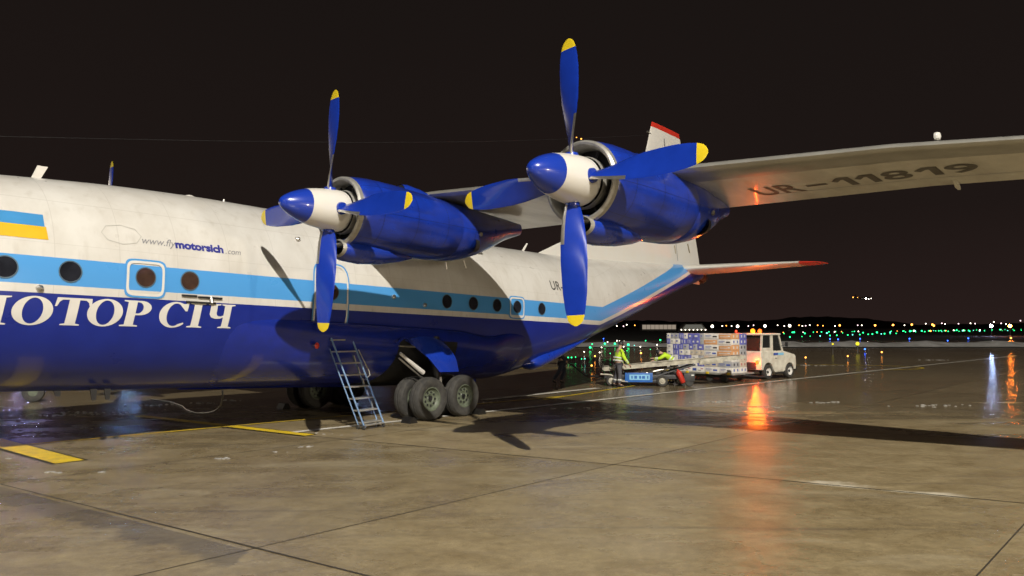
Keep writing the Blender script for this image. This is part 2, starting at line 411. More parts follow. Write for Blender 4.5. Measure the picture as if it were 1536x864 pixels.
mk = MB()
def quad(pts, z, m): mk.add([(p[0], p[1], z) for p in pts], [(0, 1, 2, 3)], m)
def bar(p0, p1, w, border=.06):
    strip(mk, p0, p1, w + 2 * border, .009, 'blackpaint'); strip(mk, p0, p1, w, .013, 'yellowpaint')
bar((-10.6, 15.72), (-7.50, 13.18), .46)
bar((-4.27, 16.40), (-6.45, 17.85), .26)
strip(mk, (-6.65, 17.98), (-9.6, 19.95), .26, .013, 'yellowpaint')
strip(mk, (-9.63, 14.9), (-6.9, 17.45), .14, .017, 'yellowpaint')
strip(mk, (-6.9, 17.45), (2.0, 25.8), .09, .017, 'yellowpaint')
strip(mk, (-4.9, 16.75), (39.8, 61.0), .19, .010, 'whitepaint')
strip(mk, (1.0, 24.4), (11.0, 39.5), .12, .010, 'yellowpaint')
strip(mk, (-.9, 24.2), (3.2, 28.8), .30, .021, 'whitepaint')  # bright sheen of a wet streak, painted as a white strip
# curved yellow lead-in line further out
pts = []
for i in range(15):
    a = R(-70 + i * 11); pts.append((18.0 + 5.0 * math.cos(a), 43.6 + 2.8 * math.sin(a)))
for i in range(14): strip(mk, pts[i], pts[i + 1], .16, .013, 'yellowpaint')
strip(mk, (19, 46.6), (-6, 41), .12, .013, 'yellowpaint')
tag(mk.build('apron_markings', smooth=False), kind='structure')

# hills on the horizon
hb = MB()
prof = []
x = -2600
rr = random.Random(3)
while x <= 2600:
    hgt = 7 + 4 * math.sin(x * .004 + 1) + 2.5 * math.sin(x * .017) + rr.uniform(-.6, .6)
    if 420 < x < 640: hgt += 7 * math.sin((x - 420) / 220 * math.pi) ** .6
    prof.append((x, max(3, hgt))); x += 9
secs = []
for (x, h) in prof:
    h += rr.uniform(-.9, .9); secs.append([(x, 1150, -.03), (x, 1180, h * .75), (x, 1230, h + 2.3), (x, 1330, h * .7), (x, 1400, -.03)])
hb.loft(secs, 'hill', closed=False)
tag(hb.build('hills'), kind='structure')

# snow bank at the edge of the apron
sb = MB(); secs = []; rr = random.Random(11)
for i in range(220):
    x = -60 + i * 1.0
    h = .42 + .10 * math.sin(i * .7) + rr.uniform(-.10, .12); w_ = 2.2 + rr.uniform(-.5, .5)
    secs.append([(x, 93 - w_ - 1.2, -.03), (x, 93 - w_ * .7, h * .75 + rr.uniform(-.06, .06)), (x, 93, h), (x, 93 + w_, h * .8), (x, 93 + w_ + 4, -.03)])
sb.loft(secs, 'banksnow', closed=False)
tag(sb.build('snow_bank'), 'long low bank of ploughed snow at the far edge of the apron', 'snow', kind='stuff')
# bits of slush on the apron
sl = MB(); rr = random.Random(5)
def clump(cx, cy, spread, n, r0, r1, ax=0.0):
    for _ in range(n):
        d = rr.gauss(0, spread); e2 = rr.gauss(0, spread * .22)
        x = cx + d * math.cos(ax) - e2 * math.sin(ax); y = cy + d * math.sin(ax) + e2 * math.cos(ax); r = rr.uniform(r0, r1)
        sl.ball((x, y, r * .12), r, 'snow', 7, 5, (1, rr.uniform(.6, 1), rr.uniform(.22, .42)))
for (px, py, sp, n) in [(1070, 602, .7, 34), (1240, 603, .5, 20), (1400, 608, 1.0, 22), (860, 612, .5, 14), (700, 604, .9, 16),
                        (90, 622, 1.1, 26), (150, 618, .9, 20), (240, 607, .5, 18), (300, 604, .5, 14), (1230, 548, 1.2, 26), (1405, 540, .9, 16),
                        (130, 641, .5, 9), (335, 686, .16, 12), (85, 706, .14, 9), (157, 706, .05, 3), (465, 668, .3, 6), (420, 676, .25, 4), (20, 686, .05, 4), (1150, 610, .6, 16), (345, 600, .4, 8), (500, 650, .4, 5)]:
    yy = CAMH * F / (py - 490); xx = (px - 768) / F * yy
    far = yy / 20
    clump(xx, yy, sp * .6, n, .012 * (1 + far * .6), .035 * (1 + far * .7), rr.uniform(-.25, .45))
tag(sl.build('slush_clumps'), 'scattered small lumps of melting slush on the wet apron', 'slush', kind='stuff')

# ================================================================== AIRCRAFT
PITCH = .03
plane = bpy.data.objects.new('cargo_plane', None); COL.objects.link(plane)
plane.matrix_world = Matrix.Translation((-7.05, 17.15, 0)) @ Matrix.Rotation(R(50), 4, 'Z') @ Matrix.Rotation(math.atan(PITCH), 4, 'Y')
tag(plane, 'white and blue four engined cargo plane with blue propellers parked on the wet apron', 'airplane')
def A2W(s, l, zw):
    c, n = math.cos(R(50)), math.sin(R(50))
    return Vector((-7.05 + s * c + l * n, 17.15 + s * n - l * c, zw))

FUS = [  # s, ztop, zbot, halfwidth, zmid
 (-10.6, 2.55, 2.15, .05, 2.35), (-10.3, 3.0, 1.75, .55, 2.4), (-9.6, 3.35, 1.45, .95, 2.5), (-8.6, 3.75, 1.25, 1.35, 2.65), (-7.6, 4.45, 1.12, 1.62, 2.85), (-6.6, 4.75, 1.06, 1.82, 2.95),
 (-5.2, 4.88, 1.02, 1.95, 3.03), (-3.9, 4.99, 1.0, 2.03, 3.08), (-1.9, 5.12, .97, 2.05, 3.1), (0, 5.165, .96, 2.05, 3.1), (4, 5.16, .95, 2.05, 3.1), (8.8, 5.15, .95, 2.05, 3.1),
 (10.2, 5.17, 1.18, 2.03, 3.12), (12.4, 5.20, 1.74, 1.95, 3.25), (14.4, 5.27, 2.36, 1.80, 3.5), (16.5, 5.38, 2.98, 1.55, 3.9), (18.5, 5.50, 3.60, 1.25, 4.3), (20.5, 5.63, 4.18, .95, 4.75), (22.5, 5.76, 4.72, .62, 5.15), (23.9, 5.80, 5.08, .40, 5.4), (24.7, 5.70, 5.30, .16, 5.5)]
def fus(s): return interp(FUS, s)
def fus_l(s, z):
    zt, zb, w, zc = fus(s)
    if z >= zc: q = min(1, (z - zc) / (zt - zc)); return w * max(0, 1 - q ** 2) ** .5
    q = min(1, (zc - z) / (zc - zb)); return w * max(0, 1 - q ** 2.5) ** (1 / 2.5)
def fuselage_mat():
    m = mat('fuselage_livery', WHITE, .30, coat=.35, var=.10, nscale=1.3, dirt=(.51, .49, .455), bump=.05, bscale=1.6, stretch=(1, 1, .5))
    t = m.node_tree; N = t.nodes; L = t.links; b = N["Principled BSDF"]; src = b.inputs["Base Color"].links[0].from_socket
    c = N.new("ShaderNodeTexCoord"); s = N.new("ShaderNodeSeparateXYZ"); L.new(c.outputs['Object'], s.inputs[0])
    def mm(op, a, b_):
        n = N.new("ShaderNodeMath"); n.operation = op
        for i, q in enumerate((a, b_)):
            if isinstance(q, (int, float)): n.inputs[i].default_value = q
            else: L.new(q, n.inputs[i])
        return n.outputs[0]
    # the stripes rise towards the tail from station 13.6
    rise = mm('MULTIPLY', mm('MAXIMUM', mm('SUBTRACT', s.outputs[0], 13.45), 0.0), STRIPE_K)
    z = mm('SUBTRACT', s.outputs[2], rise)
    def mix(f, a, col):
        x = N.new("ShaderNodeMix"); x.data_type = 'RGBA'; L.new(f, x.inputs[0]); L.new(a, x.inputs[6])
        if isinstance(col, tuple): x.inputs[7].default_value = (*col, 1)
        else: L.new(col, x.inputs[7])
        return x.outputs[2]
    # panel seams and grime
    fr = mm('LESS_THAN', mm('ABSOLUTE', mm('SUBTRACT', mm('FRACT', mm('DIVIDE', mm('ADD', s.outputs[0], 20.35), 1.075), 0), .5), 0), .0055)
    fz = mm('MAXIMUM', mm('LESS_THAN', mm('ABSOLUTE', mm('SUBTRACT', z, 4.42), 0), .006), mm('LESS_THAN', mm('ABSOLUTE', mm('SUBTRACT', z, 3.62), 0), .004))
    fz = mm('MAXIMUM', fz, mm('LESS_THAN', mm('ABSOLUTE', mm('SUBTRACT', z, 1.9), 0), .005))
    seam = mm('MULTIPLY', mm('MAXIMUM', fr, fz), .30)
    base = mix(seam, src, (.30, .28, .25))
    sm_ = N.new("ShaderNodeTexNoise"); mp_ = N.new("ShaderNodeMapping"); mp_.inputs["Scale"].default_value = (5.5, 5.5, .7); L.new(c.outputs['Object'], mp_.inputs[0]); L.new(mp_.outputs[0], sm_.inputs["Vector"]); sm_.inputs["Scale"].default_value = 1.0; sm_.inputs["Detail"].default_value = 6
    rs_ = N.new("ShaderNodeValToRGB"); rs_.color_ramp.elements[0].position = .56; rs_.color_ramp.elements[1].position = .78; L.new(sm_.outputs[0], rs_.inputs[0])
    base = mix(mm('MULTIPLY', rs_.outputs[0], .38), base, (.38, .35, .30))
    lbl = mm('MULTIPLY', mm('GREATER_THAN', z, 2.90), mm('LESS_THAN', z, 3.375))
    base = mix(lbl, base, LBLUE)
    n = N.new("ShaderNodeTexNoise"); n.inputs["Scale"].default_value = 2.2; n.inputs["Detail"].default_value = 6; L.new(c.outputs['Object'], n.inputs["Vector"])
    db = N.new("ShaderNodeMix"); db.data_type = 'RGBA'; L.new(n.outputs[0], db.inputs[0]); db.inputs[6].default_value = (.004, .014, .17, 1); db.inputs[7].default_value = (.006, .022, .25, 1)
    base = mix(mm('LESS_THAN', z, 2.755), base, db.outputs[2])
    L.new(base, b.inputs["Base Color"])
    r = N.new("ShaderNodeMapRange"); L.new(n.outputs[0], r.inputs[0]); r.inputs[3].default_value = .22; r.inputs[4].default_value = .40; L.new(r.outputs[0], b.inputs["Roughness"])
    return m
STRIPE_K = .285
M['fus'] = fuselage_mat()
fb = MB(); secs = []; s = -10.6
while s <= 24.71:
    zt, zb, w, zc = fus(s); sec = []
    for k in range(72):
        a = 2 * math.pi * k / 72; cz = math.sin(a); cy = math.cos(a)
        if cz >= 0: z = zc + (zt - zc) * cz; y = w * cy
        else:
            ez = abs(cz) ** (2 / 2.5); ey = abs(cy) ** (2 / 2.5) * (1 if cy >= 0 else -1)
            z = zc - (zc - zb) * ez; y = w * ey
        sec.append((s, y, z))
    secs.append(sec); s += .3
fb.loft(secs, 'fus')
fuselage = fb.build('fuselage', plane)

def surf(s, z, off=.005): return Vector((s, -(fus_l(s, z) + off), z))
# ---- wrap a planar mesh (u=s, v=z) on the port side
def wrap_mesh(name, polys_bm, material, parent, off=.006, dz=.06, ds=.3):
    bm = polys_bm
    zs = [v.co.y for v in bm.verts]; xs = [v.co.x for v in bm.verts]
    z = min(zs) + dz
    while z < max(zs):
        bmesh.ops.bisect_plane(bm, geom=bm.verts[:] + bm.edges[:] + bm.faces[:], plane_co=(0, z, 0), plane_no=(0, 1, 0)); z += dz
    x = min(xs) + ds
    while x < max(xs):
        bmesh.ops.bisect_plane(bm, geom=bm.verts[:] + bm.edges[:] + bm.faces[:], plane_co=(x, 0, 0), plane_no=(1, 0, 0)); x += ds
    for v in bm.verts: v.co = surf(v.co.x, v.co.y, off)
    bmesh.ops.recalc_face_normals(bm, faces=bm.faces)
    me = bpy.data.meshes.new(name); bm.to_mesh(me); bm.free(); me.materials.append(M[material])
    for p in me.polygons: p.use_smooth = True
    o = bpy.data.objects.new(name, me); COL.objects.link(o); o.parent = parent; return o
def curve_bm(loops):
    """filled 2D outline (holes by even-odd) -> bmesh"""
    cu = bpy.data.curves.new('tmp', 'CURVE'); cu.dimensions = '2D'; cu.fill_mode = 'BOTH'
    for lp in loops:
        sp = cu.splines.new('POLY'); sp.points.add(len(lp) - 1)
        for i, p in enumerate(lp): sp.points[i].co = (p[0], p[1], 0, 1)
        sp.use_cyclic_u = True
    ob = bpy.data.objects.new('tmp', cu); COL.objects.link(ob); bpy.context.view_layer.update()
    me = bpy.data.meshes.new_from_object(ob.evaluated_get(bpy.context.evaluated_depsgraph_get()))
    bm = bmesh.new(); bm.from_mesh(me); bpy.data.objects.remove(ob); bpy.data.curves.remove(cu); bpy.data.meshes.remove(me)
    return bm
def text_bm(txt, size, shear=0, space=1.0, bold=0, sx_=1.0):
    cu = bpy.data.curves.new('tmp', 'FONT'); cu.body = txt; cu.size = size; cu.shear = shear; cu.space_character = space; cu.offset = bold; cu.fill_mode = 'BOTH'; cu.dimensions = '2D'
    ob = bpy.data.objects.new('tmp', cu); COL.objects.link(ob); bpy.context.view_layer.update()
    me = bpy.data.meshes.new_from_object(ob.evaluated_get(bpy.context.evaluated_depsgraph_get()))
    bm = bmesh.new(); bm.from_mesh(me); bpy.data.objects.remove(ob); bpy.data.curves.remove(cu); bpy.data.meshes.remove(me)
    for v in bm.verts: v.co.x *= sx_
    return bm
def arc(cx, cy, rx, ry, a0, a1, n=20): return [(cx + rx * math.cos(R(a0 + (a1 - a0) * i / n)), cy + ry * math.sin(R(a0 + (a1 - a0) * i / n))) for i in range(n + 1)]
GL = {
 'T': (1.0, [[(0, 1), (1, 1), (1.03, .68), (.97, .68), (.92, .84), (.84, .92), (.65, .93), (.65, .07), (.78, .04), (.78, 0), (.22, 0), (.22, .04), (.35, .07), (.35, .93), (.16, .92), (.08, .84), (.03, .68), (-.03, .68)]]),
 'O': (1.0, [arc(.5, .5, .52, .52, 0, 350, 35), arc(.5, .5, .26, .46, 0, 350, 35)]),
 'P': (.84, [[(0, 1), (.5, 1)] + arc(.52, .72, .34, .28, 90, -90, 14) + [(.40, .44), (.40, .07), (.54, .04), (.54, 0), (0, 0), (0, .04), (.13, .07), (.13, .93), (0, .96)], [(.40, .94), (.46, .94)] + arc(.46, .72, .15, .215, 80, -80, 10) + [(.40, .505)]]),
 'C': (.98, [[(.93, .66), (.95, 1.02), (.89, 1.02), (.84, .95)] + arc(.5, .5, .52, .52, 62, 318, 28) + [(.86, .20)] + arc(.52, .5, .28, .455, 315, 62, 26)[1:] + [(.86, .66)]]),
 'I': (.52, [[(0, 1), (.53, 1), (.53, .96), (.40, .93), (.40, .07), (.53, .04), (.53, 0), (0, 0), (0, .04), (.13, .07), (.13, .93), (0, .96)]]),
 'Ch': (1.0, [[(0, 1), (.48, 1), (.48, .96), (.36, .93), (.36, .62), (.39, .53), (.46, .49), (.55, .49), (.64, .53), (.64, .93), (.52, .96), (.52, 1), (1.04, 1), (1.04, .96), (.91, .93), (.91, .07), (1.04, .04), (1.04, 0), (.51, 0), (.51, .04), (.64, .07), (.64, .45), (.52, .39), (.34, .38), (.18, .43), (.10, .56), (.10, .93), (0, .96)]]),
 'M': (1.28, [[(0, 1), (.36, 1), (.66, .36), (.95, 1), (1.28, 1), (1.28, .96), (1.16, .93), (1.16, .07), (1.28, .04), (1.28, 0), (.76, 0), (.76, .04), (.89, .07), (.89, .76), (.56, .0), (.52, .0), (.19, .80), (.19, .07), (.32, .04), (.32, 0), (0, 0), (0, .04), (.12, .07), (.12, .93), (0, .96)]]),
}
Hh = .475
for (k, s0, w_) in [('M', -5.12, .78), ('O', -4.29, .59), ('T', -3.66, .56), ('O', -3.13, .58), ('P', -2.55, .50), ('C', -1.86, .55), ('I', -1.29, .30), ('Ch', -.93, .55)]:
    adv, loops = GL[k]; zb = 2.215 + .012 * (s0 + 4.3)
    lp = [[(s0 + x / adv * w_ + .05 * y, zb + y * Hh) for (x, y) in l] for l in loops]
    wrap_mesh('letter', curve_bm(lp), 'letterwhite', fuselage)
# web address
bm = text_bm('www.fly', .20, .35, 1.0, 0, .98)
for v in bm.verts: v.co.x += -2.22; v.co.y += 3.79
wrap_mesh('lettering', bm, 'lettergrey', fuselage)
bm = text_bm('motorsich', .21, 0, 1.0, .010, 1.05)
x0 = min(v.co.x for v in bm.verts); x1 = max(v.co.x for v in bm.verts)
for v in bm.verts: v.co.x = (v.co.x - x0) / (x1 - x0) * 1.0 - 1.56; v.co.y += 3.78
wrap_mesh('lettering', bm, 'letterblue', fuselage)
for tx_, sx0 in (('.', -.53), ('com', -.48)):
    bm = text_bm(tx_, .17, .3)
    for v in bm.verts: v.co.x += sx0; v.co.y += 3.77
    wrap_mesh('lettering', bm, 'lettergrey', fuselage)
bm = text_bm('UR-11819', .42, .05, 1.05, .002, .95)
for v in bm.verts: v.co.x += 10.48; v.co.y += 3.78
wrap_mesh('registration', bm, 'letterblack', fuselage)
# flag
def rect_bm(s0, s1, z0, z1, slant=0):
    bm = bmesh.new(); vs = [bm.verts.new(v) for v in ((s0, z0, 0), (s1 + slant, z0, 0), (s1, z1, 0), (s0, z1, 0))]; bm.faces.new(vs); return bm
wrap_mesh('flag', rect_bm(-4.95, -3.82, 3.90, 4.12), 'flagblue', fuselage)
wrap_mesh('flag', rect_bm(-4.95, -3.80, 3.67, 3.8995, .02), 'flagyellow', fuselage)

def ring_on_surface(mb, s0, z0, rs, rz, wid, m, off, n=40, sup=2.0):
    """flat ring hugging the fuselage : superellipse outline"""
    secs = []
    for rr_ in (1, 0):
        pass
    v = []; f = []
    for k in range(n):
        a = 2 * math.pi * k / n; cx, cy = math.cos(a), math.sin(a)
        ex = abs(cx) ** (2 / sup) * (1 if cx >= 0 else -1); ey = abs(cy) ** (2 / sup) * (1 if cy >= 0 else -1)
        for q in (0, 1):
            A = rs - wid * q; B = rz - wid * q
            v.append(surf(s0 + A * ex, z0 + B * ey, off))
    for k in range(n):
        a = 2 * k; b_ = 2 * ((k + 1) % n); f.append((a, b_, b_ + 1, a + 1))
    mb.add(v, f, m)
def porthole(s0, z0, r):
    mb = MB()
    v = [surf(s0, z0, .004)]; n = 28
    for k in range(n):
        a = 2 * math.pi * k / n; v.append(surf(s0 + r * math.cos(a), z0 + r * math.sin(a), .006))
    mb.add(v, [(0, k + 1, (k + 1) % n + 1) for k in range(n)], 'glassdark' if (s0 < -3 or s0 > 5) else 'glass')
    o = mb.build('window', fuselage)
    fr = MB(); ring_on_surface(fr, s0, z0, r + .016, r + .016, .02, 'frame', .011); fr.build('window_frame', fuselage)
for s0 in (-4.42, -3.44, -2.15, -1.3, 5.76, 6.78, 7.77, 8.67, 9.86, 2.06):
    porthole(s0, 3.15 if s0 < 5 else 3.14, .175)
# door outlines
def door_outline(s0, s1, z0, z1, sup=6):
    d = MB(); cs, cz = (s0 + s1) / 2, (z0 + z1) / 2
    ring_on_surface(d, cs, cz, (s1 - s0) / 2 + .035, (z1 - z0) / 2 + .035, .04, 'lb', .013, 64, sup)
    ring_on_surface(d, cs, cz, (s1 - s0) / 2, (z1 - z0) / 2, .045, 'letterwhite', .016, 64, sup)
    return d.build('door_outline', fuselage)
door_outline(-2.50, -1.80, 2.80, 3.45)
door_outline(8.33, 8.99, 2.82, 3.42)
door_outline(1.58, 2.52, 2.12, 3.78, 5)
# engraved rectangle/octagon access hatch on the upper side
d = MB(); ring_on_surface(d, -2.55, 3.92, .36, .19, .014, 'faint', .006, 8, 2.2); d.build('hatch_outline', fuselage)
d = MB(); ring_on_surface(d, 2.55, 4.33, .55, .07, .012, 'faint', .006, 48, 8); d.build('hatch_outline', fuselage)
# dark step/handle fittings below the stripe
d = MB()
for (s0, s1, z) in [(-1.45, -1.15, 2.86), (-1.12, -.62, 2.845), (-1.35, -.75, 2.74)]:
    d.tube([surf(s0, z, .02), surf((s0 + s1) / 2, z, .03), surf(s1, z, .02)], .022, 'dark', 6)
d.tube([surf(-.86, 2.86, .01), surf(-.84, 2.74, .05)], .04, 'steel', 8)
d.build('grab_rail', fuselage)
for (s0, z0) in [(1.35, 4.30), (1.9, 2.86), (4.95, 3.0), (-3.9, 2.83), (3.9, 3.15)]:
    d = MB(); c0 = surf(s0, z0, .0); d.lathe([(0, .06), (.04, .055), (.07, .02), (.07, 0)], c0, (0, -1, 0), 'steel', 14); d.build('vent_port', fuselage)
d = MB(); d.ball((1.60, -2.20, 1.93), .05, 'red', 12, 8, (1.2, .6, 1.4)); d.build('red_warning_lens', fuselage)
# antennas on the spine
d = MB(); d.loft([[(-3.53, .02, 4.95), (-3.38, .02, 4.95), (-3.38, -.02, 4.95), (-3.53, -.02, 4.95)], [(-3.40, .015, 5.30), (-3.22, .015, 5.30), (-3.22, -.015, 5.30), (-3.40, -.015, 5.30)]], 'white'); d.build('blade_antenna', fuselage)
d = MB(); d.ball((-.35, 0, 5.15), .14, 'white', 14, 8, (1, .6, .5)); d.build('antenna_dome', fuselage)
d = MB(); d.tube([(.45, 0, 5.15), (.47, 0, 5.25)], .02, 'white', 6); d.build('spine_light', fuselage)
d = MB(); d.tube([(11.3, 0, 5.1), (11.6, 0, 5.48)], [.05, .03], 'white', 8); d.build('tail_antenna', fuselage)
# belly antennas
for (s0, l0, hh, m) in [(-2.6, 1.0, .14, 'dark'), (-2.35, 1.0, .14, 'dark'), (-3.3, 1.2, .03, 'dark'), (-4.6, .2, .15, 'dark')]:
    d = MB(); d.loft([[(s0, -l0 + .02, 1.05), (s0 + .12, -l0 + .02, 1.05), (s0 + .12, -l0 - .02, 1.05), (s0, -l0 - .02, 1.05)], [(s0 + .04, -l0 + .01, .98 - hh), (s0 + .12, -l0 + .01, .98 - hh), (s0 + .12, -l0 - .01, .98 - hh), (s0 + .04, -l0 - .01, .98 - hh)]], m); d.build('belly_antenna', fuselage)

# ---- landing-gear sponson (both sides)
M['navy'] = mat('navy_paint', (.008, .022, .25), .26, coat=.5, var=.1, dirt=(.008, .020, .19))
SP = [(-.4, .0, 1.70, .78), (1.0, .14, 1.70, .80), (2.4, .34, 1.68, .80), (3.9, .42, 1.65, .80), (6.2, .42, 1.62, .78), (7.6, .34, 1.60, .66), (8.5, .12, 1.60, .78), (9.4, .0, 1.62, .76)]
for side in (1, -1):
    sp = MB(); secs = []; s = -.4
    while s <= 9.41:
        w_, zc, hz = interp(SP, s); sec = []
        for k in range(24):
            a = math.pi * (k / 23) - math.pi / 2
            z = zc + hz * math.sin(a); l = fus_l(s, z) - .05 + (w_ + .05) * max(0, math.cos(a)) ** .8
            sec.append((s, -side * l, z))
        secs.append(sec); s += .29
    # opening of the wheel well on the port side : its shade painted near-black on the skin
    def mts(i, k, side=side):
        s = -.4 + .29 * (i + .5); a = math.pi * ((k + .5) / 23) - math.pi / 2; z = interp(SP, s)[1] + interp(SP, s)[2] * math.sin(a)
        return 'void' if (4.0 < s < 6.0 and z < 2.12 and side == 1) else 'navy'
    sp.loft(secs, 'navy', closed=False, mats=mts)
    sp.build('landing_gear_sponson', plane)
# rear lower strake
sk = MB(); secs = []
for i in range(15):
    t = i / 14; s = 9.9 + 3.6 * t; r = .34 * min(1, max(.02, t / .14)) ** .5 * (1 - max(0, t - .25) / .78) ** .8
    zc = fus(s)[1] + .30 + .03 * t; l0 = fus_l(s, zc)
    secs.append([(s, -(l0 - .10 + (r + .05) * max(-.2, math.cos(2 * math.pi * k / 16))), zc + r * .8 * math.sin(2 * math.pi * k / 16)) for k in range(16)])
sk.loft(secs, 'blue'); sk.build('rear_strake', fuselage)

# gear door, port
gd = MB(); secs = []
for i in range(13):
    t = i / 12
    lft = lerp(4.08, 4.98, t ** .95); rgt = lerp(5.30, 5.66, t ** .6); z = 2.20 - .88 * t; bul = .30 * math.sin(min(1, t * 1.4) * math.pi / 2)
    secs.append([(lerp(lft, rgt, u), -(2.34 + bul + .04 * math.sin(u * math.pi)), z - (.10 * (u - .5) ** 2 * 4 * (1 - t))) for u in [j / 8 for j in range(9)]])
back = [[(p[0], p[1] + .04, p[2]) for p in sec] for sec in secs]
gd.loft(secs, 'blue', closed=False); gd.loft(back, 'navy', closed=False)
rim = [q for q in secs[0]] + [s_[-1] for s_ in secs[1:]] + secs[-1][::-1][1:] + [s_[0] for s_ in secs[::-1][1:-1]]
rb = [(p[0], p[1] + .04, p[2]) for p in rim]; gd.loft([rim, rb], 'blue', closed=True, caps=False)
gd.build('landing_gear_door', plane)
gd = MB(); arcp = []
for i in range(14):
    t = i / 13; arcp.append((3.75 + .45 * t, -2.44, 2.02 + .13 * math.sin(t * math.pi)))
gd.tube(arcp, .03, 'navy', 6); gd.tube([(3.8, -2.42, 1.95), (4.55, -2.46, 1.93)], .025, 'steel', 6); gd.build('wheel_well_frame', plane)

# ---- wheels
def make_wheel():
    w = MB(); r = .535; W = .17
    prof = [(-W * .75, .29), (-W * .95, .36), (-W, .43), (-W * .92, .49), (-W * .6, .525), (-W * .45, .528), (-W * .42, .516), (-W * .38, .516), (-W * .34, .533), (-.02, r), (-.012, .522), (.012, .522), (.02, r), (W * .34, .533), (W * .38, .516), (W * .42, .516), (W * .45, .528), (W * .6, .525), (W * .92, .49), (W, .43), (W * .95, .36), (W * .75, .29)]
    w.lathe(prof, (0, 0, 0), (0, 1, 0), 'rubber', 48)
    tyre = w.build('wheel', None)
    h = MB()
    for sd in (1, -1):
        h.lathe([(0, .0), (sd * .06, .02), (sd * .06, .06), (sd * .045, .075), (sd * .07, .12), (sd * .055, .22), (sd * .09, .255), (sd * .135, .27), (sd * .135, .295), (sd * .10, .30)], (0, 0, 0), (0, 1, 0), 'rim', 36)
        h.lathe([(sd * .062, .0), (sd * .10, .0), (sd * .10, .045), (sd * .06, .055)], (0, 0, 0), (0, 1, 0), 'dark', 16)
        for k in range(9):
            a = 2 * math.pi * k / 9; c0 = (math.cos(a) * .165, sd * .069, math.sin(a) * .165)
            h.ball(c0, .030, 'void', 10, 6, (1, .35, 1))
    rimo = h.build('rim', tyre)
    return tyre
w0 = make_wheel()
first = True
for (s0, ll) in [(4.66, 2.58), (4.66, 2.02), (5.84, 2.58), (5.84, 2.02), (4.66, -2.58), (4.66, -2.02), (5.84, -2.58), (5.84, -2.02)]:
    if first: w = w0; first = False
    else:
        w = w0.copy(); COL.objects.link(w)
        rc = [c for c in bpy.data.objects if c.parent == w0 and c.name.startswith('rim')][0].copy(); COL.objects.link(rc); rc.parent = w
    w.parent = plane; w.location = (s0, -ll, .525 + PITCH * s0)
for sd in (1, -1):
    st = MB(); z0 = .53 + .16
    st.tube([(4.66, -sd * 2.3, z0), (5.84, -sd * 2.3, z0 + .03)], .085, 'dark', 10)
    for s0 in (4.66, 5.84): st.tube([(s0, -sd * 1.9, z0), (s0, -sd * 2.68, z0)], .055, 'dark', 8)
    st.tube([(5.25, -sd * 2.3, z0), (5.2, -sd * 2.2, 2.2)], [.10, .12], 'dark', 12)
    st.tube([(5.25, -sd * 2.42, z0 + .1), (5.22, -sd * 2.42, z0 + .5)], .04, 'steel', 10)
    st.tube([(5.1, -sd * 2.46, z0 + .28), (5.42, -sd * 2.46, z0 + .18)], .035, 'steel', 8)
    st.build('landing_gear_strut', plane)
    br = MB(); br.tube([(3.80, -sd * 2.46, 1.78), (4.35, -sd * 2.44, 1.45), (4.62, -sd * 2.42, 1.30)], [.035, .055, .06], 'white', 10)
    br.tube([(3.80, -sd * 2.43, 1.66), (4.5, -sd * 2.42, 1.22), (5.2, -sd * 2.36, .95)], .02, 'steel', 8); br.build('retraction_strut', plane)

# ---- wings
WG = [  # l, sLE, sTE, zLE, thick
 (0, 1.95, 6.75, 5.12, .66), (2.05, 2.05, 6.65, 5.12, .64), (5.0, 2.32, 6.55, 5.12, .60), (10.8, 3.05, 6.30, 5.06, .54), (13.5, 3.38, 6.12, 5.03, .48), (16.5, 3.85, 5.98, 4.90, .38), (18.6, 4.25, 5.85, 4.82, .22), (19.0, 4.6, 5.6, 4.80, .08)]
def wlin(l):
    for i in range(len(WG) - 1):
        if WG[i][0] <= l <= WG[i + 1][0]:
            t = (l - WG[i][0]) / (WG[i + 1][0] - WG[i][0]); return [lerp(WG[i][j], WG[i + 1][j], t) for j in range(1, 5)]
    return list(WG[-1][1:])
def foil(x):  # 0..1 -> half thickness factor (max .5)
    return 5 * .2 * 5 * (.2969 * math.sqrt(x) - .126 * x - .3516 * x * x + .2843 * x ** 3 - .1036 * x ** 4) / 2.0 if x > 0 else 0
def wing_z(l, x, up):
    sl, st_, zl, th = wlin(l); h = foil(x) * th * (1.15 if up else .95); cam_ = .10 * th * 4 * x * (1 - x); drop = -.10 * x
    return zl + cam_ + drop + (h if up else -h)
M['wing'] = mat('light_grey_wing_paint', (.62, .60, .52), .38, metal=.12, coat=.2, var=.10, nscale=1.1, dirt=(.45, .43, .37), stretch=(.5, 1.6, 1), rvar=.1)
M['wing_edge'] = mat('metal_leading_edge', (.44, .43, .39), .30, metal=.6, var=.1, nscale=2)
xs = [1, .95, .85, .7, .55, .4, .3, .2, .145, .14, .09, .05, .025, .01, 0]
def wing(side):
    mb = MB(); secs = []; l = 0; ls = [0, 1, 2.05, 3, 4, 5, 6, 7, 8, 9, 10, 10.8, 11.6, 12.5, 13.5, 14.5, 15.5, 16.5, 17.5, 18.2, 18.6, 18.85, 19.0]
    for l in ls:
        sl, st_, zl, th = wlin(l); up = [(lerp(sl, st_, x), -side * l, wing_z(l, x, True)) for x in xs]; lo = [(lerp(sl, st_, x), -side * l, wing_z(l, x, False)) for x in xs[::-1][1:]]
        secs.append(up + lo)
    n = len(xs)
    mb.loft(secs, 'wing', mats=lambda i, k: 'wing_edge' if 7 <= k < 2 * n - 2 - 7 else 'wing')
    o = mb.build('wing', plane, angle=60); return o
wp = wing(1); ws = wing(-1)
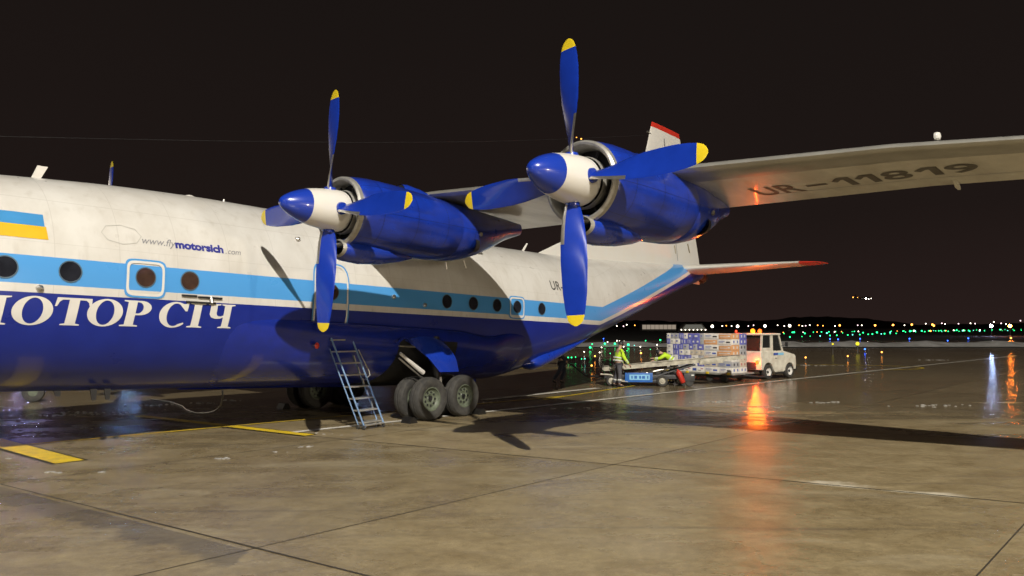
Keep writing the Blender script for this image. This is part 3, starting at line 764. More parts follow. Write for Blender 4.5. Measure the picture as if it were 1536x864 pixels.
# flap track fairings, light on top of wing
for (l, x0) in [(13.9, .93), (8.0, .93), (3.6, .93), (17.0, .93)]:
    for side, wo_ in ((1, wp), (-1, ws)):
        sl, st_, zl, th = wlin(l); s0 = lerp(sl, st_, x0); zz = wing_z(l, x0, False)
        d = MB(); d.loft([[(s0 - .25, -side * l + q * .02, zz + .02 + (k - 1) * .02) for q, k in ((-1, 0), (1, 0), (1, 1), (-1, 1))], [(s0, -side * l + q * .03, zz - .09 + k * .11) for q, k in ((-1, 0), (1, 0), (1, 1), (-1, 1))], [(s0 + .22, -side * l + q * .02, zz - .10 + k * .05) for q, k in ((-1, 0), (1, 0), (1, 1), (-1, 1))]], 'wing')
        d.build('flap_hinge', wo_)
    
d = MB(); sl, st_, zl, th = wlin(14.0); d.bbox((sl + .50, -14.0, zl + .24), (.13, .09, .11), 'white', .04); d.build('wing_top_light', wp)
# flap line strips under the wing
d = MB()
for (xa, la, lb) in [(.72, 11.0, 18.0), (.16, 13.5, 13.56)]:
    pass
for l0, l1 in [(11.0, 13.4), (13.45, 18.2)]:
    v = []
    for i in range(9):
        l = lerp(l0, l1, i / 8); sl, st_, zl, th = wlin(l)
        for x in (.735, .741): v.append((lerp(sl, st_, x), -l, wing_z(l, x, False) - .004))
    d.add(v, [(2 * i, 2 * i + 1, 2 * i + 3, 2 * i + 2) for i in range(8)], 'lettergrey')
d.build('flap_seam', wp)
# registration under the port wing : rebuilt as mesh on the lower surface
bm = bmesh.new()
for ch_, u0, u1 in (('U', 0, .105), ('R', .125, .235), ('-', .265, .365), ('1', .395, .49), ('1', .50, .595), ('8', .615, .735), ('1', .755, .855), ('9', .875, 1)):
    if ch_ == '1': gb = curve_bm([[(0, .66), (.42, 1), (1, 1), (1, 0), (.62, 0), (.62, .74), (.50, .74), (.22, .52)]])
    elif ch_ == '-': gb = curve_bm([[(0, .42), (1, .42), (1, .60), (0, .60)]])
    else: gb = text_bm(ch_, 1, 0, 1, .02)
    xa = min(v.co.x for v in gb.verts); xb = max(v.co.x for v in gb.verts); ya = min(v.co.y for v in gb.verts); yb = max(v.co.y for v in gb.verts)
    for v in gb.verts:
        v.co.x = u0 + (v.co.x - xa) / (xb - xa) * (u1 - u0)
        if ch_ != '-' and ch_ != '1': v.co.y = (v.co.y - ya) / (yb - ya)
    tm = bpy.data.meshes.new('tmp'); gb.to_mesh(tm); gb.free(); bm.from_mesh(tm); bpy.data.meshes.remove(tm)
x0, x1, y0, y1 = 0, 1, 0, 1
for i in range(1, 14):
    bmesh.ops.bisect_plane(bm, geom=bm.verts[:] + bm.edges[:] + bm.faces[:], plane_co=(lerp(x0, x1, i / 14), 0, 0), plane_no=(1, 0, 0))
for i in range(1, 5):
    bmesh.ops.bisect_plane(bm, geom=bm.verts[:] + bm.edges[:] + bm.faces[:], plane_co=(0, lerp(y0, y1, i / 5), 0), plane_no=(0, 1, 0))
for v in bm.verts:
    u = (v.co.x - x0) / (x1 - x0); q = (v.co.y - y0) / (y1 - y0)
    l = lerp(10.75, 14.4, u); s = lerp(5.50, 5.10, u) - lerp(.82, .66, u) * q
    sl, st_, zl, th = wlin(l); x = (s - sl) / (st_ - sl); v.co = Vector((s, -l, wing_z(l, x, False) - .006))
bmesh.ops.recalc_face_normals(bm, faces=bm.faces)
me = bpy.data.meshes.new('wing_registration'); bm.to_mesh(me); bm.free(); M['wingletter'] = mat('faded_dark_lettering', (.10, .092, .075), .5, var=.2); me.materials.append(M['wingletter'])
o = bpy.data.objects.new('wing_registration', me); COL.objects.link(o); o.parent = wp
# wing to fuselage fairing on top
wf = MB(); secs = []
for i in range(15):
    t = i / 14; s = 2.2 + 5.6 * t; h = .12 * math.sin(math.pi * t) ** .8 if 0 < t < 1 else 0
    secs.append([(s, 1.5 * math.cos(a), 4.75 + (.42 + h) * math.sin(a)) for a in [math.pi * k / 16 for k in range(17)]])
wf.loft(secs, 'white', closed=False); wf.build('wing_root_fairing', plane)

# ---- tail plane and fin
M['tail_edge'] = mat('pale_tail_leading_edge', (.62, .60, .55), .34, metal=.2, var=.06)
def tailplane(side):
    mb = MB(); secs = []
    for (l, sl, st_, z, th) in [(.1, 22.0, 24.9, 5.54, .80), (.6, 22.06, 24.88, 5.54, .80), (3.2, 22.35, 24.45, 5.57, .58), (5.3, 22.6, 24.15, 5.60, .30), (5.301, 22.6, 24.15, 5.60, .30), (5.85, 22.75, 24.0, 5.60, .16), (6.15, 23.1, 23.8, 5.60, .04)]:
        up = [(lerp(sl, st_, x), -side * l, z + foil(x) * th) for x in xs]; lo = [(lerp(sl, st_, x), -side * l, z - foil(x) * th) for x in xs[::-1][1:]]; secs.append(up + lo)
    n = len(xs)
    mb.loft(secs, 'red', mats=lambda i, k: 'red' if i >= 4 else ('tail_edge' if 8 <= k < 2 * n - 10 else 'wing')); return mb.build('tailplane', plane, angle=60)
tailplane(1); tailplane(-1)
fn = MB(); secs = []
for z in [5.0, 5.3, 5.6, 5.95, 6.2, 6.45, 6.71, 7.2, 8, 9, 10, 10.9, 11.50, 11.501, 11.72]:
    if z < 5.95: le = 11.9 + (z - 5.1) / .85 * 2.1
    elif z < 6.71: le = 14.0 + (z - 5.95) / .76 * 4.2
    else: le = 18.2 + (z - 6.71) * .356
    te = 24.75 - (z - 5.3) * .36; th = lerp(.42, .16, (z - 5) / 6.7)
    te = min(te, 24.5); L_ = te - le; c0 = min(L_, 5.0)
    pr = []
    for x in xs:
        s = lerp(le, te, x); xx = max(0, 1 - (te - s) / c0); h = foil(xx) * th if xx > .3 else foil(.3) * th * (max(.12, (s - le) / (te - .7 * c0 - le + 1e-6)) if L_ > c0 else foil(xx) / foil(.3))
        if x == 0: h = 0
        pr.append((s, h))
    up = [(s, h, z) for s, h in pr]; lo = [(s, -h, z) for s, h in pr[::-1][1:]]; secs.append(up + lo)
fn.loft(secs, 'white', mats=lambda i, k: 'red' if i >= 13 else 'white'); fin = fn.build('tail_fin', plane, angle=60)
d = MB(); d.add([(22.2, -.085, 5.9), (22.24, -.085, 5.9), (20.95, -.085, 11.2), (20.91, -.085, 11.2)], [(0, 1, 2, 3)], 'lettergrey'); d.build('rudder_seam', fin)
d = MB(); d.tube([(20.0, 0, 11.15), (19.6, 0, 11.2)], .03, 'steel', 6); d.build('fin_probe', fin)
tg = MB(); tg.ball((24.7, 0, 5.35), .30, 'glass', 16, 10, (1.3, .9, .95)); tg.build('tail_turret', plane)
# aerial wire
aw = MB(); pts = []
for i in range(13):
    t = i / 12; pts.append((lerp(-6.5, 20.2, t), 0, lerp(5.25, 11.2, t) - .25 * math.sin(math.pi * t)))
aw.tube(pts, .0045, 'dark', 4); aw.build('aerial_wire', plane)

# ---- engines
NAC = [(.16, .61, .61, .61), (.24, .67, .67, .66), (.6, .72, .71, .68), (1.2, .75, .70, .69), (2.2, .74, .64, .69), (2.9, .73, .60, .66), (3.4, .69, .57, .57), (3.8, .58, .54, .44), (4.2, .46, .52, .28), (4.7, .30, .50, .04), (5.4, .08, .46, -.2)]
def nacelle_bm():
    mb = MB(); secs = []; x = .42
    st = [.16, .20, .26, .36, .6, .8, 1.1, 1.5, 1.9, 2.3, 2.7, 2.73, 2.76, 3.1, 3.4, 3.7, 4.0, 4.2, 4.4, 4.65, 4.9, 5.15, 5.4]
    for x in st:
        w, t_, b_ = interp(NAC, x)
        if abs(x - 2.73) < .001: w -= .012; t_ -= .012; b_ -= .012
        zc = (t_ - b_) / 2; h = (t_ + b_) / 2
        secs.append([(x, w * math.cos(2 * math.pi * k / 48), zc + h * math.sin(2 * math.pi * k / 48)) for k in range(48)])
    mb.loft(secs, 'nac', caps=False)
    return mb
def blade_mesh():
    mb = MB(); secs = []; st = [.28, .36, .45, .6, .8, 1.0, 1.25, 1.5, 1.75, 1.95, 2.06, 2.12, 2.18, 2.22, 2.25]
    T = [(.28, .17, .10, 56), (.38, .23, .09, 54), (.50, .30, .06, 50), (.8, .37, .045, 35), (1.25, .43, .032, 18), (1.75, .41, .022, 9), (2.06, .32, .016, 7), (2.18, .24, .012, 10), (2.22, .16, .010, 10), (2.25, .05, .006, 10)]
    n = 16
    for r in st:
        c, th, be = interp(T, r); be = R(be); sec = []
        for k in range(n):
            a = 2 * math.pi * k / n; u = math.cos(a) * c / 2; v = math.sin(a) * th * (1 if r < .4 else (1 - .0 * u))
            # chord direction: (x aft, y) ; aft edge turned to starboard for the upward blade
            x = u * math.sin(be) - v * math.cos(be) * .5; y = u * math.cos(be) + v * math.sin(be) * .5
            sec.append((x, y, r))
        secs.append(sec)
    def ms(i, k):
        return 'steel' if (st[i] < 1.0 and k in (6, 7, 8)) else 'blade'
    mb.loft(secs, 'blade', mats=ms); return mb
blade_me = None
def prop_and_engine(s0, l0, z0, lean, nacelle_name='engine_nacelle'):
    global blade_me
    nac = nacelle_bm().build('engine_nacelle', plane, angle=50, loc=(s0, -l0, z0))
    lip = MB(); lip.lathe([(.18, .668), (.11, .658), (.08, .625), (.09, .595), (.14, .565), (.4, .54)], (0, 0, 0), (1, 0, 0), 'lip', 48); lip.build('intake_lip', nac)
    inn = MB(); inn.lathe([(.38, .55), (.40, .40), (.40, .0)], (0, 0, 0), (1, 0, 0), 'void', 40)
    inn.lathe([(.15, .40), (.20, .42), (.28, .41), (.30, .38), (.39, .36)], (0, 0, 0), (1, 0, 0), 'lip', 32)
    for k in range(8):
        a = 2 * math.pi * (k + .5) / 8; c, s_ = math.cos(a), math.sin(a); inn.tube([(.30, .33 * c, .33 * s_), (.30, .53 * c, .53 * s_)], .022, 'dark', 6)
    inn.build('intake', nac)
    # oil cooler chin with its own opening
    oc = MB(); secs = []
    for (x, w, h, zc) in [(.12, .21, .17, -.69), (.25, .24, .21, -.70), (.6, .26, .24, -.70), (1.1, .23, .21, -.69), (1.6, .14, .13, -.68), (1.95, .03, .03, -.68)]:
        secs.append([(x, -.0 + w * 1.35 * math.cos(2 * math.pi * k / 24), zc + h * math.sin(2 * math.pi * k / 24)) for k in range(24)])
    oc.loft(secs, 'blue', caps=False)
    oc.loft([[(x, w * 1.35 * math.cos(2 * math.pi * k / 24), -.69 + h * math.sin(2 * math.pi * k / 24)) for k in range(24)] for (x, w, h) in [(.12, .21, .17), (.05, .19, .15), (.12, .155, .12)]], 'lip', caps=False)
    oc.loft([[(x, w * 1.35 * math.cos(2 * math.pi * k / 24), -.69 + h * math.sin(2 * math.pi * k / 24)) for k in range(24)] for (x, w, h) in [(.12, .155, .12), (.40, .14, .10), (.41, .01, .01)]], 'void', caps=False)
    oc.build('oil_cooler', nac)
    # side blister, top scoop, exhaust, drain details
    sc_ = MB(); sc_.loft([[(1.6 + x, w * math.cos(math.pi * k / 12), .60 + h * math.sin(math.pi * k / 12)) for k in range(13)] for (x, w, h) in [(0, .16, .17), (.12, .18, .19), (.5, .15, .15), (.95, .05, .06)]], 'blue', closed=False)
    sc_.loft([[(1.605 + x, w * math.cos(math.pi * k / 12), .60 + h * math.sin(math.pi * k / 12)) for k in range(13)] for (x, w, h) in [(0, .15, .16), (.01, .01, .01)]], 'void', closed=False); sc_.build('air_scoop', nac)
    ex = MB(); ex.lathe([(3.05, .20), (3.2, .17), (3.2, .0)], (.1, -.50, -.30), (1, 0, 0), 'dark', 18); ex.build('exhaust_pipe', nac)
    vp = MB(); vp.lathe([(0, .045), (.03, .045), (.035, .02), (.035, 0)], (3.25, -.715, -.10), (0, -1, 0), 'steel', 14); vp.build('vent_port', nac)
    for q0, q1 in (((2.7, -.25, -.72), (2.75, -.25, -.86)), ((3.3, -.2, -.62), (3.38, -.2, -.78))):
        dr = MB(); dr.tube([q0, q1], .012, 'steel', 6); dr.build('drain_pipe', nac)
    pr = empty('propeller', (s0, -l0, z0), 0, plane); pr.rotation_euler = (lean, 0, 0)
    sp = MB(); P = [(-1.15, 0), (-1.148, .026), (-1.13, .075), (-1.05, .138), (-.95, .196), (-.84, .245), (-.74, .280), (-.655, .305), (-.655, .306), (-.5, .338), (-.3, .366), (-.12, .384), (.03, .390), (.10, .385), (.14, .37), (.16, .34)]
    sp.lathe(P, (0, 0, 0), (1, 0, 0), 'white', 48, mats=['blue'] * 7 + ['white'] * 8)
    for k in range(4):
        a = math.pi / 2 * k; c, s_ = math.cos(a), math.sin(a)
        sp.tube([(-.11, .32 * -s_, .32 * c), (-.11, .41 * -s_, .41 * c)], [.125, .11], 'blue', 18)
    sp.build('spinner', pr)
    for k in range(4):
        if blade_me is None:
            b_ = blade_mesh().build('blade', pr, angle=60); blade_me = b_.data
        else:
            b_ = bpy.data.objects.new('blade', blade_me); COL.objects.link(b_); b_.parent = pr
        b_.rotation_euler = (math.pi / 2 * k, 0, 0); b_.location = (-.11, 0, 0)
prop_and_engine(0, 4.78, 4.45, R(1.3))
prop_and_engine(.93, 9.60, 4.58, R(-2.8))
prop_and_engine(0, -4.80, 4.45, R(0.5))
prop_and_engine(.93, -9.62, 4.57, R(40))

# ================================================================== ladder at the door
def W2(s, l, z): return A2W(s, l, z)
lad = empty('boarding_ladder', tuple(W2(2.80, 2.76, 0)))
tag(lad, 'narrow blue and silver boarding ladder leaning at the side door of the parked plane', 'ladder')
def LW(s, l, z):
    p = W2(s, l, z); return p - lad.location
# foot points (near rail left/right), top points
FL, FR = Vector(LW(2.50, 2.80, .10)), Vector(LW(3.12, 2.74, .10))
TL, TR = Vector(LW(2.02, 2.22, 2.05)), Vector(LW(2.62, 2.18, 2.05))
ax = Vector((math.cos(R(50)), math.sin(R(50)), 0)); inw = Vector((-ax.y, ax.x, 0))
back = -ax * .0 + inw * .20
for nm, a_, b_ in (('rail', FL, TL), ('rail', FR, TR)):
    m_b = MB(); m_b.tube([a_, b_], .020, 'ladderblue', 8); m_b.build(nm, lad)
    m_b = MB(); m_b.tube([a_ + back, b_ + back], .016, 'ladderblue', 8); m_b.build(nm, lad)
for i in range(8):
    t = .03 + i * .135
    a_ = FL.lerp(TL, t); b_ = FR.lerp(TR, t)
    st = MB(); d = (b_ - a_)
    st.add([a_ + Vector((0, 0, .012)), b_ + Vector((0, 0, .012)), b_ + back + Vector((0, 0, .012)), a_ + back + Vector((0, 0, .012)), a_ - Vector((0, 0, .016)), b_ - Vector((0, 0, .016)), b_ + back - Vector((0, 0, .016)), a_ + back - Vector((0, 0, .016))],
           [(0, 1, 2, 3), (7, 6, 5, 4), (0, 4, 5, 1), (1, 5, 6, 2), (2, 6, 7, 3), (3, 7, 4, 0)], 'alu')
    st.build('step', lad, smooth=False)
    if i: 
        st = MB(); st.tube([b_ + back * .9, b_ + back * .9 + Vector((0, 0, .16)) - d * .1], .010, 'alu', 6); st.build('bracket', lad)
m_b = MB(); q = FR.lerp(TR, .98); e1 = q + inw * .1; out = ax * .22
m_b.tube([e1, e1 + out * .35 + Vector((0, 0, .05)), FR.lerp(TR, .60) + out + inw * .1, FR.lerp(TR, .55) + out * .9 + inw * .1, FR.lerp(TR, .50) + inw * .1], .013, 'alu', 8); m_b.build('handrail', lad)
m_b = MB(); m_b.tube([FL, FR], .02, 'alu', 8); m_b.build('cross_bar', lad)
for a_ in (FL, FR):
    for z_ in (Vector((0, 0, 0)), back):
        wq = MB(); c0 = a_ + z_ + Vector((0, 0, -.045)); wq.lathe([(-.018, 0), (-.018, .045), (-.010, .054), (.010, .054), (.018, .045), (.018, 0)], c0, ax, 'rubber', 18); wq.build('castor', lad)
# door sill plate inside doorway
dk = MB(); dk.tube([surf(1.70, 2.16, .03), surf(2.4, 2.16, .03)], .018, 'alu', 8); dk.build('door_sill', fuselage)

# ---- wheel chocks
def chock(s, l, rot, label):
    c = MB(); p = W2(s, l, 0)
    c.loft([[(-.13, y, 0), (.13, y, 0), (.05, y, .14), (-.06, y, .14)] for y in (-.16, .16)], 'blackpaint')
    o = c.build('wheel_chock', None, smooth=False, loc=tuple(p), rot=(0, 0, R(50) + rot)); tag(o, label, 'wheel chock', 'black chocks at the main wheels'); return o
chock(4.02, 2.62, 0, 'black chock in front of the nearer front main wheel')
chock(6.50, 2.60, math.pi, 'black chock behind the rear main wheel')
chock(4.02, -2.6, 0, 'black chock at the shadowed wheels on the far side of the plane')

# ---- hose hanging from the belly
hs = MB(); pts = []
for q0, q1, q2, q3 in [(W2(.0, 1.2, .95), W2(.05, 1.25, .45), Vector((-7.9, 20.2, .03)), Vector((-8.4, 20.5, .022)))]:
    for i in range(17):
        t = i / 16; p = q0 * (1 - t) ** 3 + q1 * 3 * t * (1 - t) ** 2 + q2 * 3 * t * t * (1 - t) + q3 * t ** 3; pts.append(tuple(p))
for (x, y) in [(-8.9, 21.2), (-9.5, 22.3), (-10.3, 23.4), (-11.4, 24.4)]: pts.append((x, y, .022))
hs.tube(pts, .018, 'dark', 8); tag(hs.build('supply_hose'), 'black hose hanging from the belly of the plane and trailing over the apron', 'hose')
wt = MB()
wt.lathe([(-.10, .14), (-.11, .22), (-.08, .30), (0, .32), (.08, .30), (.11, .22), (.10, .14)], (0, 0, .32), (0, 1, 0), 'rubber', 28)
tyre = wt.build('trolley_wheel', None, loc=(-14.6, 23.6, 0), rot=(0, 0, R(20))); hb_ = MB(); hb_.lathe([(-.06, 0), (-.06, .14), (.06, .14), (.06, 0)], (0, 0, .32), (0, 1, 0), 'rim', 20); hb_.build('rim', tyre)
tag(tyre, 'dark wheel seen low beyond the plane belly at far left', 'wheel')

# ================================================================== people
M['skin'] = mat('skin', (.45, .28, .20), .55, var=.05)
M['hivis'] = mat('high_visibility_fabric', (.52, .78, .03), .7, var=.08, bump=.3, bscale=14)
M['navycloth'] = mat('navy_work_cloth', (.020, .024, .045), .85, var=.1)
M['greycloth'] = mat('grey_work_trousers', (.085, .085, .10), .85, var=.12, bump=.3, bscale=14)
M['boot'] = mat('black_boots', (.015, .014, .013), .6, var=.1)
M['reflect'] = mat('reflective_tape', (.62, .64, .60), .35, var=.04)
def skin(name, verts, edges, m, parent, root=0, sub=2):
    me = bpy.data.meshes.new(name); me.from_pydata([v[0] for v in verts], edges, []); me.materials.append(M[m])
    o = bpy.data.objects.new(name, me); COL.objects.link(o); o.parent = parent
    md = o.modifiers.new('skin', 'SKIN'); md.use_smooth_shade = True
    sv = me.skin_vertices[0].data
    for i, v in enumerate(verts):
        r = v[1]; sv[i].radius = (r, r) if not isinstance(r, tuple) else r; sv[i].use_root = (i == root)
    sb_ = o.modifiers.new('subsurf', 'SUBSURF'); sb_.levels = sub; sb_.render_levels = sub
    return o
def person(loc, face, J, top, legs, label, cap='dark'):
    P = empty('person', loc, face); tag(P, label, 'person')
    V = []; E = []
    def v(p, r, link=None):
        V.append((p, r)); i = len(V) - 1
        if link is not None: E.append((link, i))
        return i
    g_ = lambda k: Vector(J[k])
    pel = v(g_('pelvis'), .125); sp_ = v(g_('pelvis').lerp(g_('chest'), .5), .125, pel); ch = v(g_('chest'), (.15, .12), sp_)
    nk = v(g_('neck'), .055, ch); hd = g_('head'); h1 = v(g_('neck').lerp(hd, .55), .062, nk); h2 = v(hd, .088, h1); h3 = v(hd + (hd - g_('neck')).normalized() * .085, .070, h2)
    fw = Vector(J.get('look', (1, 0, 0))).normalized(); v(hd + fw * .10 - Vector((0, 0, .02)), .018, h2)
    for sd in ('L', 'R'):
        sh = v(g_('shoulder' + sd), .062, ch); el = v(g_('elbow' + sd), .042, sh); wr = v(g_('hand' + sd), .028, el)
        dr = (g_('hand' + sd) - g_('elbow' + sd)).normalized(); pm = v(g_('hand' + sd) + dr * .06, .034, wr)
        side = dr.cross(Vector((0, 0, 1))).normalized() if abs(dr.z) < .9 else Vector((1, 0, 0)); nrm = side.cross(dr).normalized()
        for k, ln in enumerate((.065, .078, .070, .055)):
            b_ = g_('hand' + sd) + dr * .085 + side * (.026 * (k - 1.5)); f1 = v(b_ + dr * ln * .5, .010, pm); v(b_ + dr * ln * .8 - nrm * ln * .5, .008, f1)
        th_ = v(g_('hand' + sd) + dr * .035 + side * .05, .012, pm); v(g_('hand' + sd) + dr * .08 + side * .065, .010, th_)
        hp = v(g_('hip' + sd), .092, pel); kn = v(g_('knee' + sd), .060, hp); an = v(g_('ankle' + sd), .042, kn); v(g_('toe' + sd), .038, an)
    skin('body', V, E, 'skin', P, pel)
    # jacket
    V.clear(); E.clear()
    a_ = v(g_('pelvis') + Vector((0, 0, .02)), (.185, .155)); b_ = v(g_('pelvis').lerp(g_('chest'), .5), (.18, .15), a_); c_ = v(g_('chest'), (.20, .155), b_); n_ = v(g_('chest').lerp(g_('neck'), .75), .085, c_)
    for sd in ('L', 'R'):
        s_ = v(g_('shoulder' + sd), .092, c_); e_ = v(g_('elbow' + sd), .068, s_); v(g_('elbow' + sd).lerp(g_('hand' + sd), .9), .050, e_)
    skin('jacket', V, E, top, P, a_)
    V.clear(); E.clear()
    a_ = v(g_('pelvis') - Vector((0, 0, .01)), (.165, .145))
    for sd in ('L', 'R'):
        h_ = v(g_('hip' + sd) - Vector((0, 0, .06)), .115, a_); k_ = v(g_('knee' + sd), .088, h_); v(g_('ankle' + sd) + Vector((0, 0, .03)), .072, k_)
    skin('trousers', V, E, legs, P, a_)
    for sd in ('L', 'R'):
        V.clear(); E.clear(); a_ = v(g_('ankle' + sd) + Vector((0, 0, .05)), .055); b_ = v(g_('ankle' + sd) - Vector((0, 0, .03)), .055, a_); v(g_('toe' + sd), .045, b_); skin('boot', V, E, 'boot', P, a_)
        if top == 'hivis':
            for q in (.35, .6):
                c0 = g_('elbow' + sd).lerp(g_('hand' + sd), q); dr = (g_('hand' + sd) - g_('elbow' + sd)).normalized()
                mbb = MB(); mbb.lathe([(-.02, .066 - q * .02), (.02, .064 - q * .02)], c0, dr, 'reflect', 16); mbb.build('reflective_band', P)
            c0 = g_('ankle' + sd).lerp(g_('knee' + sd), .45); dr = (g_('knee' + sd) - g_('ankle' + sd)).normalized()
            mbb = MB(); mbb.lathe([(-.025, .088), (.025, .092)], c0, dr, 'reflect', 16); mbb.build('reflective_band', P)
    cp = MB(); up = (hd - g_('neck')).normalized()
    prof = [(-.02, .108), (.03, .112), (.08, .095), (.115, .055), (.125, 0)]
    cp.lathe(prof, hd + up * .03, up, cap, 20); cp.build('cap', P)
    if top == 'hivis':
        for q in (.18, .48):
            c0 = g_('pelvis').lerp(g_('chest'), q); dr = (g_('chest') - g_('pelvis')).normalized()
            mbb = MB(); mbb.lathe([(-.025, .196), (.025, .196)], c0, dr, 'reflect', 24)
            mbb.build('reflective_band', P)
    return P
stand = dict(pelvis=(0, 0, .95), chest=(.05, 0, 1.30), neck=(.08, 0, 1.47), head=(.12, 0, 1.60), look=(1, 0, -.3),
    shoulderL=(.06, .19, 1.38), shoulderR=(.06, -.19, 1.38), elbowL=(.12, .26, 1.10), elbowR=(.10, -.27, 1.10), handL=(.30, .22, .90), handR=(.28, -.24, .86),
    hipL=(0, .10, .90), hipR=(0, -.10, .90), kneeL=(.06, .12, .50), kneeR=(.02, -.13, .50), ankleL=(-.06, .13, .09), ankleR=(.06, -.15, .09), toeL=(.09, .15, .045), toeR=(.21, -.17, .045))
p2 = dict(stand); p2.update(elbowR=(.16, -.27, 1.10), handR=(.36, -.24, .86), elbowL=(.14, .25, 1.08), handL=(.34, .18, .82), kneeL=(.02, .13, .50), ankleL=(-.10, .17, .09), toeL=(.06, .19, .045), kneeR=(.03, -.14, .50), ankleR=(-.02, -.18, .09), toeR=(.14, -.20, .045))
person((4.05, 29.55, 0), R(15), p2, 'hivis', 'greycloth', 'worker in yellow jacket and grey trousers standing at the left end of the belt loader')
p3 = dict(stand); p3.update(pelvis=(-.1, 0, .90), chest=(.22, 0, 1.13), neck=(.36, 0, 1.22), head=(.47, 0, 1.26), look=(1, 0, -.4), shoulderL=(.26, .19, 1.16), shoulderR=(.26, -.19, 1.16), elbowL=(.48, .24, 1.02), elbowR=(.46, -.26, 1.00), handL=(.72, .20, 1.02), handR=(.70, -.2, .92), hipL=(-.1, .1, .86), hipR=(-.1, -.1, .86), kneeL=(.02, .12, .48), kneeR=(.0, -.12, .48))
person((6.45, 31.25, 0), R(172), p3, 'hivis', 'navycloth', 'worker in yellow jacket bending over behind the belt loader beside the stacked cartons')
p1 = dict(stand); p1.update(pelvis=(-.02, 0, .93), chest=(-.10, 0, 1.28), neck=(-.11, 0, 1.45), head=(-.09, 0, 1.57), look=(1, 0, 0), shoulderL=(-.08, .19, 1.36), shoulderR=(-.08, -.19, 1.36), elbowL=(.02, .22, 1.08), elbowR=(.02, -.22, 1.08), handL=(.22, .08, .88), handR=(.18, -.08, .90), kneeL=(.10, .11, .50), kneeR=(-.08, -.12, .52), ankleL=(-.06, .12, .09), ankleR=(-.34, -.14, .12), toeL=(.09, .14, .045), toeR=(-.20, -.15, .05))
person((2.02, 31.3, 0), R(-8), p1, 'navycloth', 'navycloth', 'worker in dark clothes under the tail of the plane holding a tow bar')

# tow bar held by that worker
tb = MB(); tb.tube([(2.28, 31.25, .86), (2.95, 31.05, .33), (3.5, 30.75, .32), (3.95, 30.55, .32)], .030, 'dark', 8)
tb.tube([(2.26, 31.12, .87), (2.28, 31.38, .87)], .02, 'dark', 8)
tag(tb.build('tow_bar'), 'dark steel tow bar reaching from the worker under the tail to the belt loader', 'tow bar')

# ================================================================== belt loader
M['beam'] = mat('dirty_cream_paint', (.50, .47, .38), .5, var=.18, nscale=5, dirt=(.22, .20, .16))
M['darkframe'] = mat('dark_grey_frame', (.045, .045, .05), .5, var=.2, nscale=6)
M['panelblue'] = mat('loader_blue_panel', (.02, .13, .48), .4, coat=.2, var=.1)
M['panellight'] = mat('loader_light_panel', (.25, .55, .80), .4, var=.08)
bl = empty('belt_loader', (3.5, 30.2, 0), R(-5)); tag(bl, 'airport belt loader with cream conveyor and blue side panel in front of the cargo dolly', 'belt loader')
cb = MB()
p0, p1_ = Vector((.1, .35, .66)), Vector((5.45, .35, 1.14)); dd = (p1_ - p0).normalized(); upv = Vector((-dd.z, 0, dd.x))
cb.loft([[p + upv * z + Vector((0, y, 0)) for (y, z) in ((-.42, -.09), (.42, -.09), (.42, .07), (.36, .07), (.36, .02), (-.36, .02), (-.36, .07), (-.42, .07))] for p in (p0, p1_)], 'beam')
conv = cb.build('conveyor', bl, smooth=False)
bb = MB(); bb.loft([[p + upv * z + Vector((0, y, 0)) for (y, z) in ((-.34, .025), (.34, .025), (.34, .055), (-.34, .055))] for p in (p0 + dd * .05, p1_ - dd * .05)], 'rubber'); bb.build('belt', bl, smooth=False)
for p in (p0, p1_):
    r_ = MB(); r_.tube([p + Vector((0, -.40, 0)), p + Vector((0, .40, 0))], .07, 'steel', 14); r_.build('roller', conv)
rl = MB(); rl.tube([p0 + Vector((1.6, -.44, .24)), p0 + Vector((3.7, -.44, .43))], .022, 'beam', 8); rl.tube([p0 + Vector((1.6, -.44, .24)), p0 + Vector((1.5, -.44, .1))], .018, 'beam', 6); rl.tube([p0 + Vector((3.7, -.44, .43)), p0 + Vector((3.65, -.44, .25))], .018, 'beam', 6); rl.build('side_rail', conv)
bp = MB(); bp.bbox(p0 + dd * 4.1 + upv * (-.06) + Vector((0, -.47, 0)), (.9, .08, .20), 'beam', .03, Matrix.Rotation(-math.atan2(dd.z, dd.x), 3, 'Y')); bp.build('motor_cover', conv)
chs = MB(); chs.bbox((1.75, .30, .36), (3.3, .95, .16), 'darkframe', .02); chs.bbox((1.2, .3, .20), (1.9, 1.0, .12), 'darkframe', .02); ch_o = chs.build('chassis', bl)
pn = MB(); pn.bbox((1.42, -.24, .34), (1.06, .05, .36), 'panelblue', .01); pn_o = pn.build('side_panel', bl)
pl_ = MB(); pl_.box((1.45, -.270, .35), (.78, .012, .20), 'panellight'); pl_.build('sign_plate', pn_o, smooth=False)
for (x, w_) in [(1.16, .05), (1.30, .10), (1.47, .07), (1.60, .11), (1.76, .05)]:
    q = MB(); q.box((x, -.279, .35), (w_, .006, .11), 'panelblue'); q.build('lettering', pn_o, smooth=False)
for (x, y) in [(.38, -.18), (2.32, -.20), (.38, .78), (3.1, .78)]:
    w_ = MB(); w_.lathe([(-.07, .12), (-.085, .16), (-.075, .20), (-.04, .215), (.04, .215), (.075, .20), (.085, .16), (.07, .12)], (x, y, .215), (0, 1, 0), 'rubber', 24); wo_ = w_.build('wheel', bl)
    h_ = MB(); h_.lathe([(-.06, 0), (-.075, .04), (-.05, .10), (-.065, .125), (.065, .125), (.05, .1), (.06, 0)], (x, y, .215), (0, 1, 0), 'beam', 20); h_.build('rim', wo_)
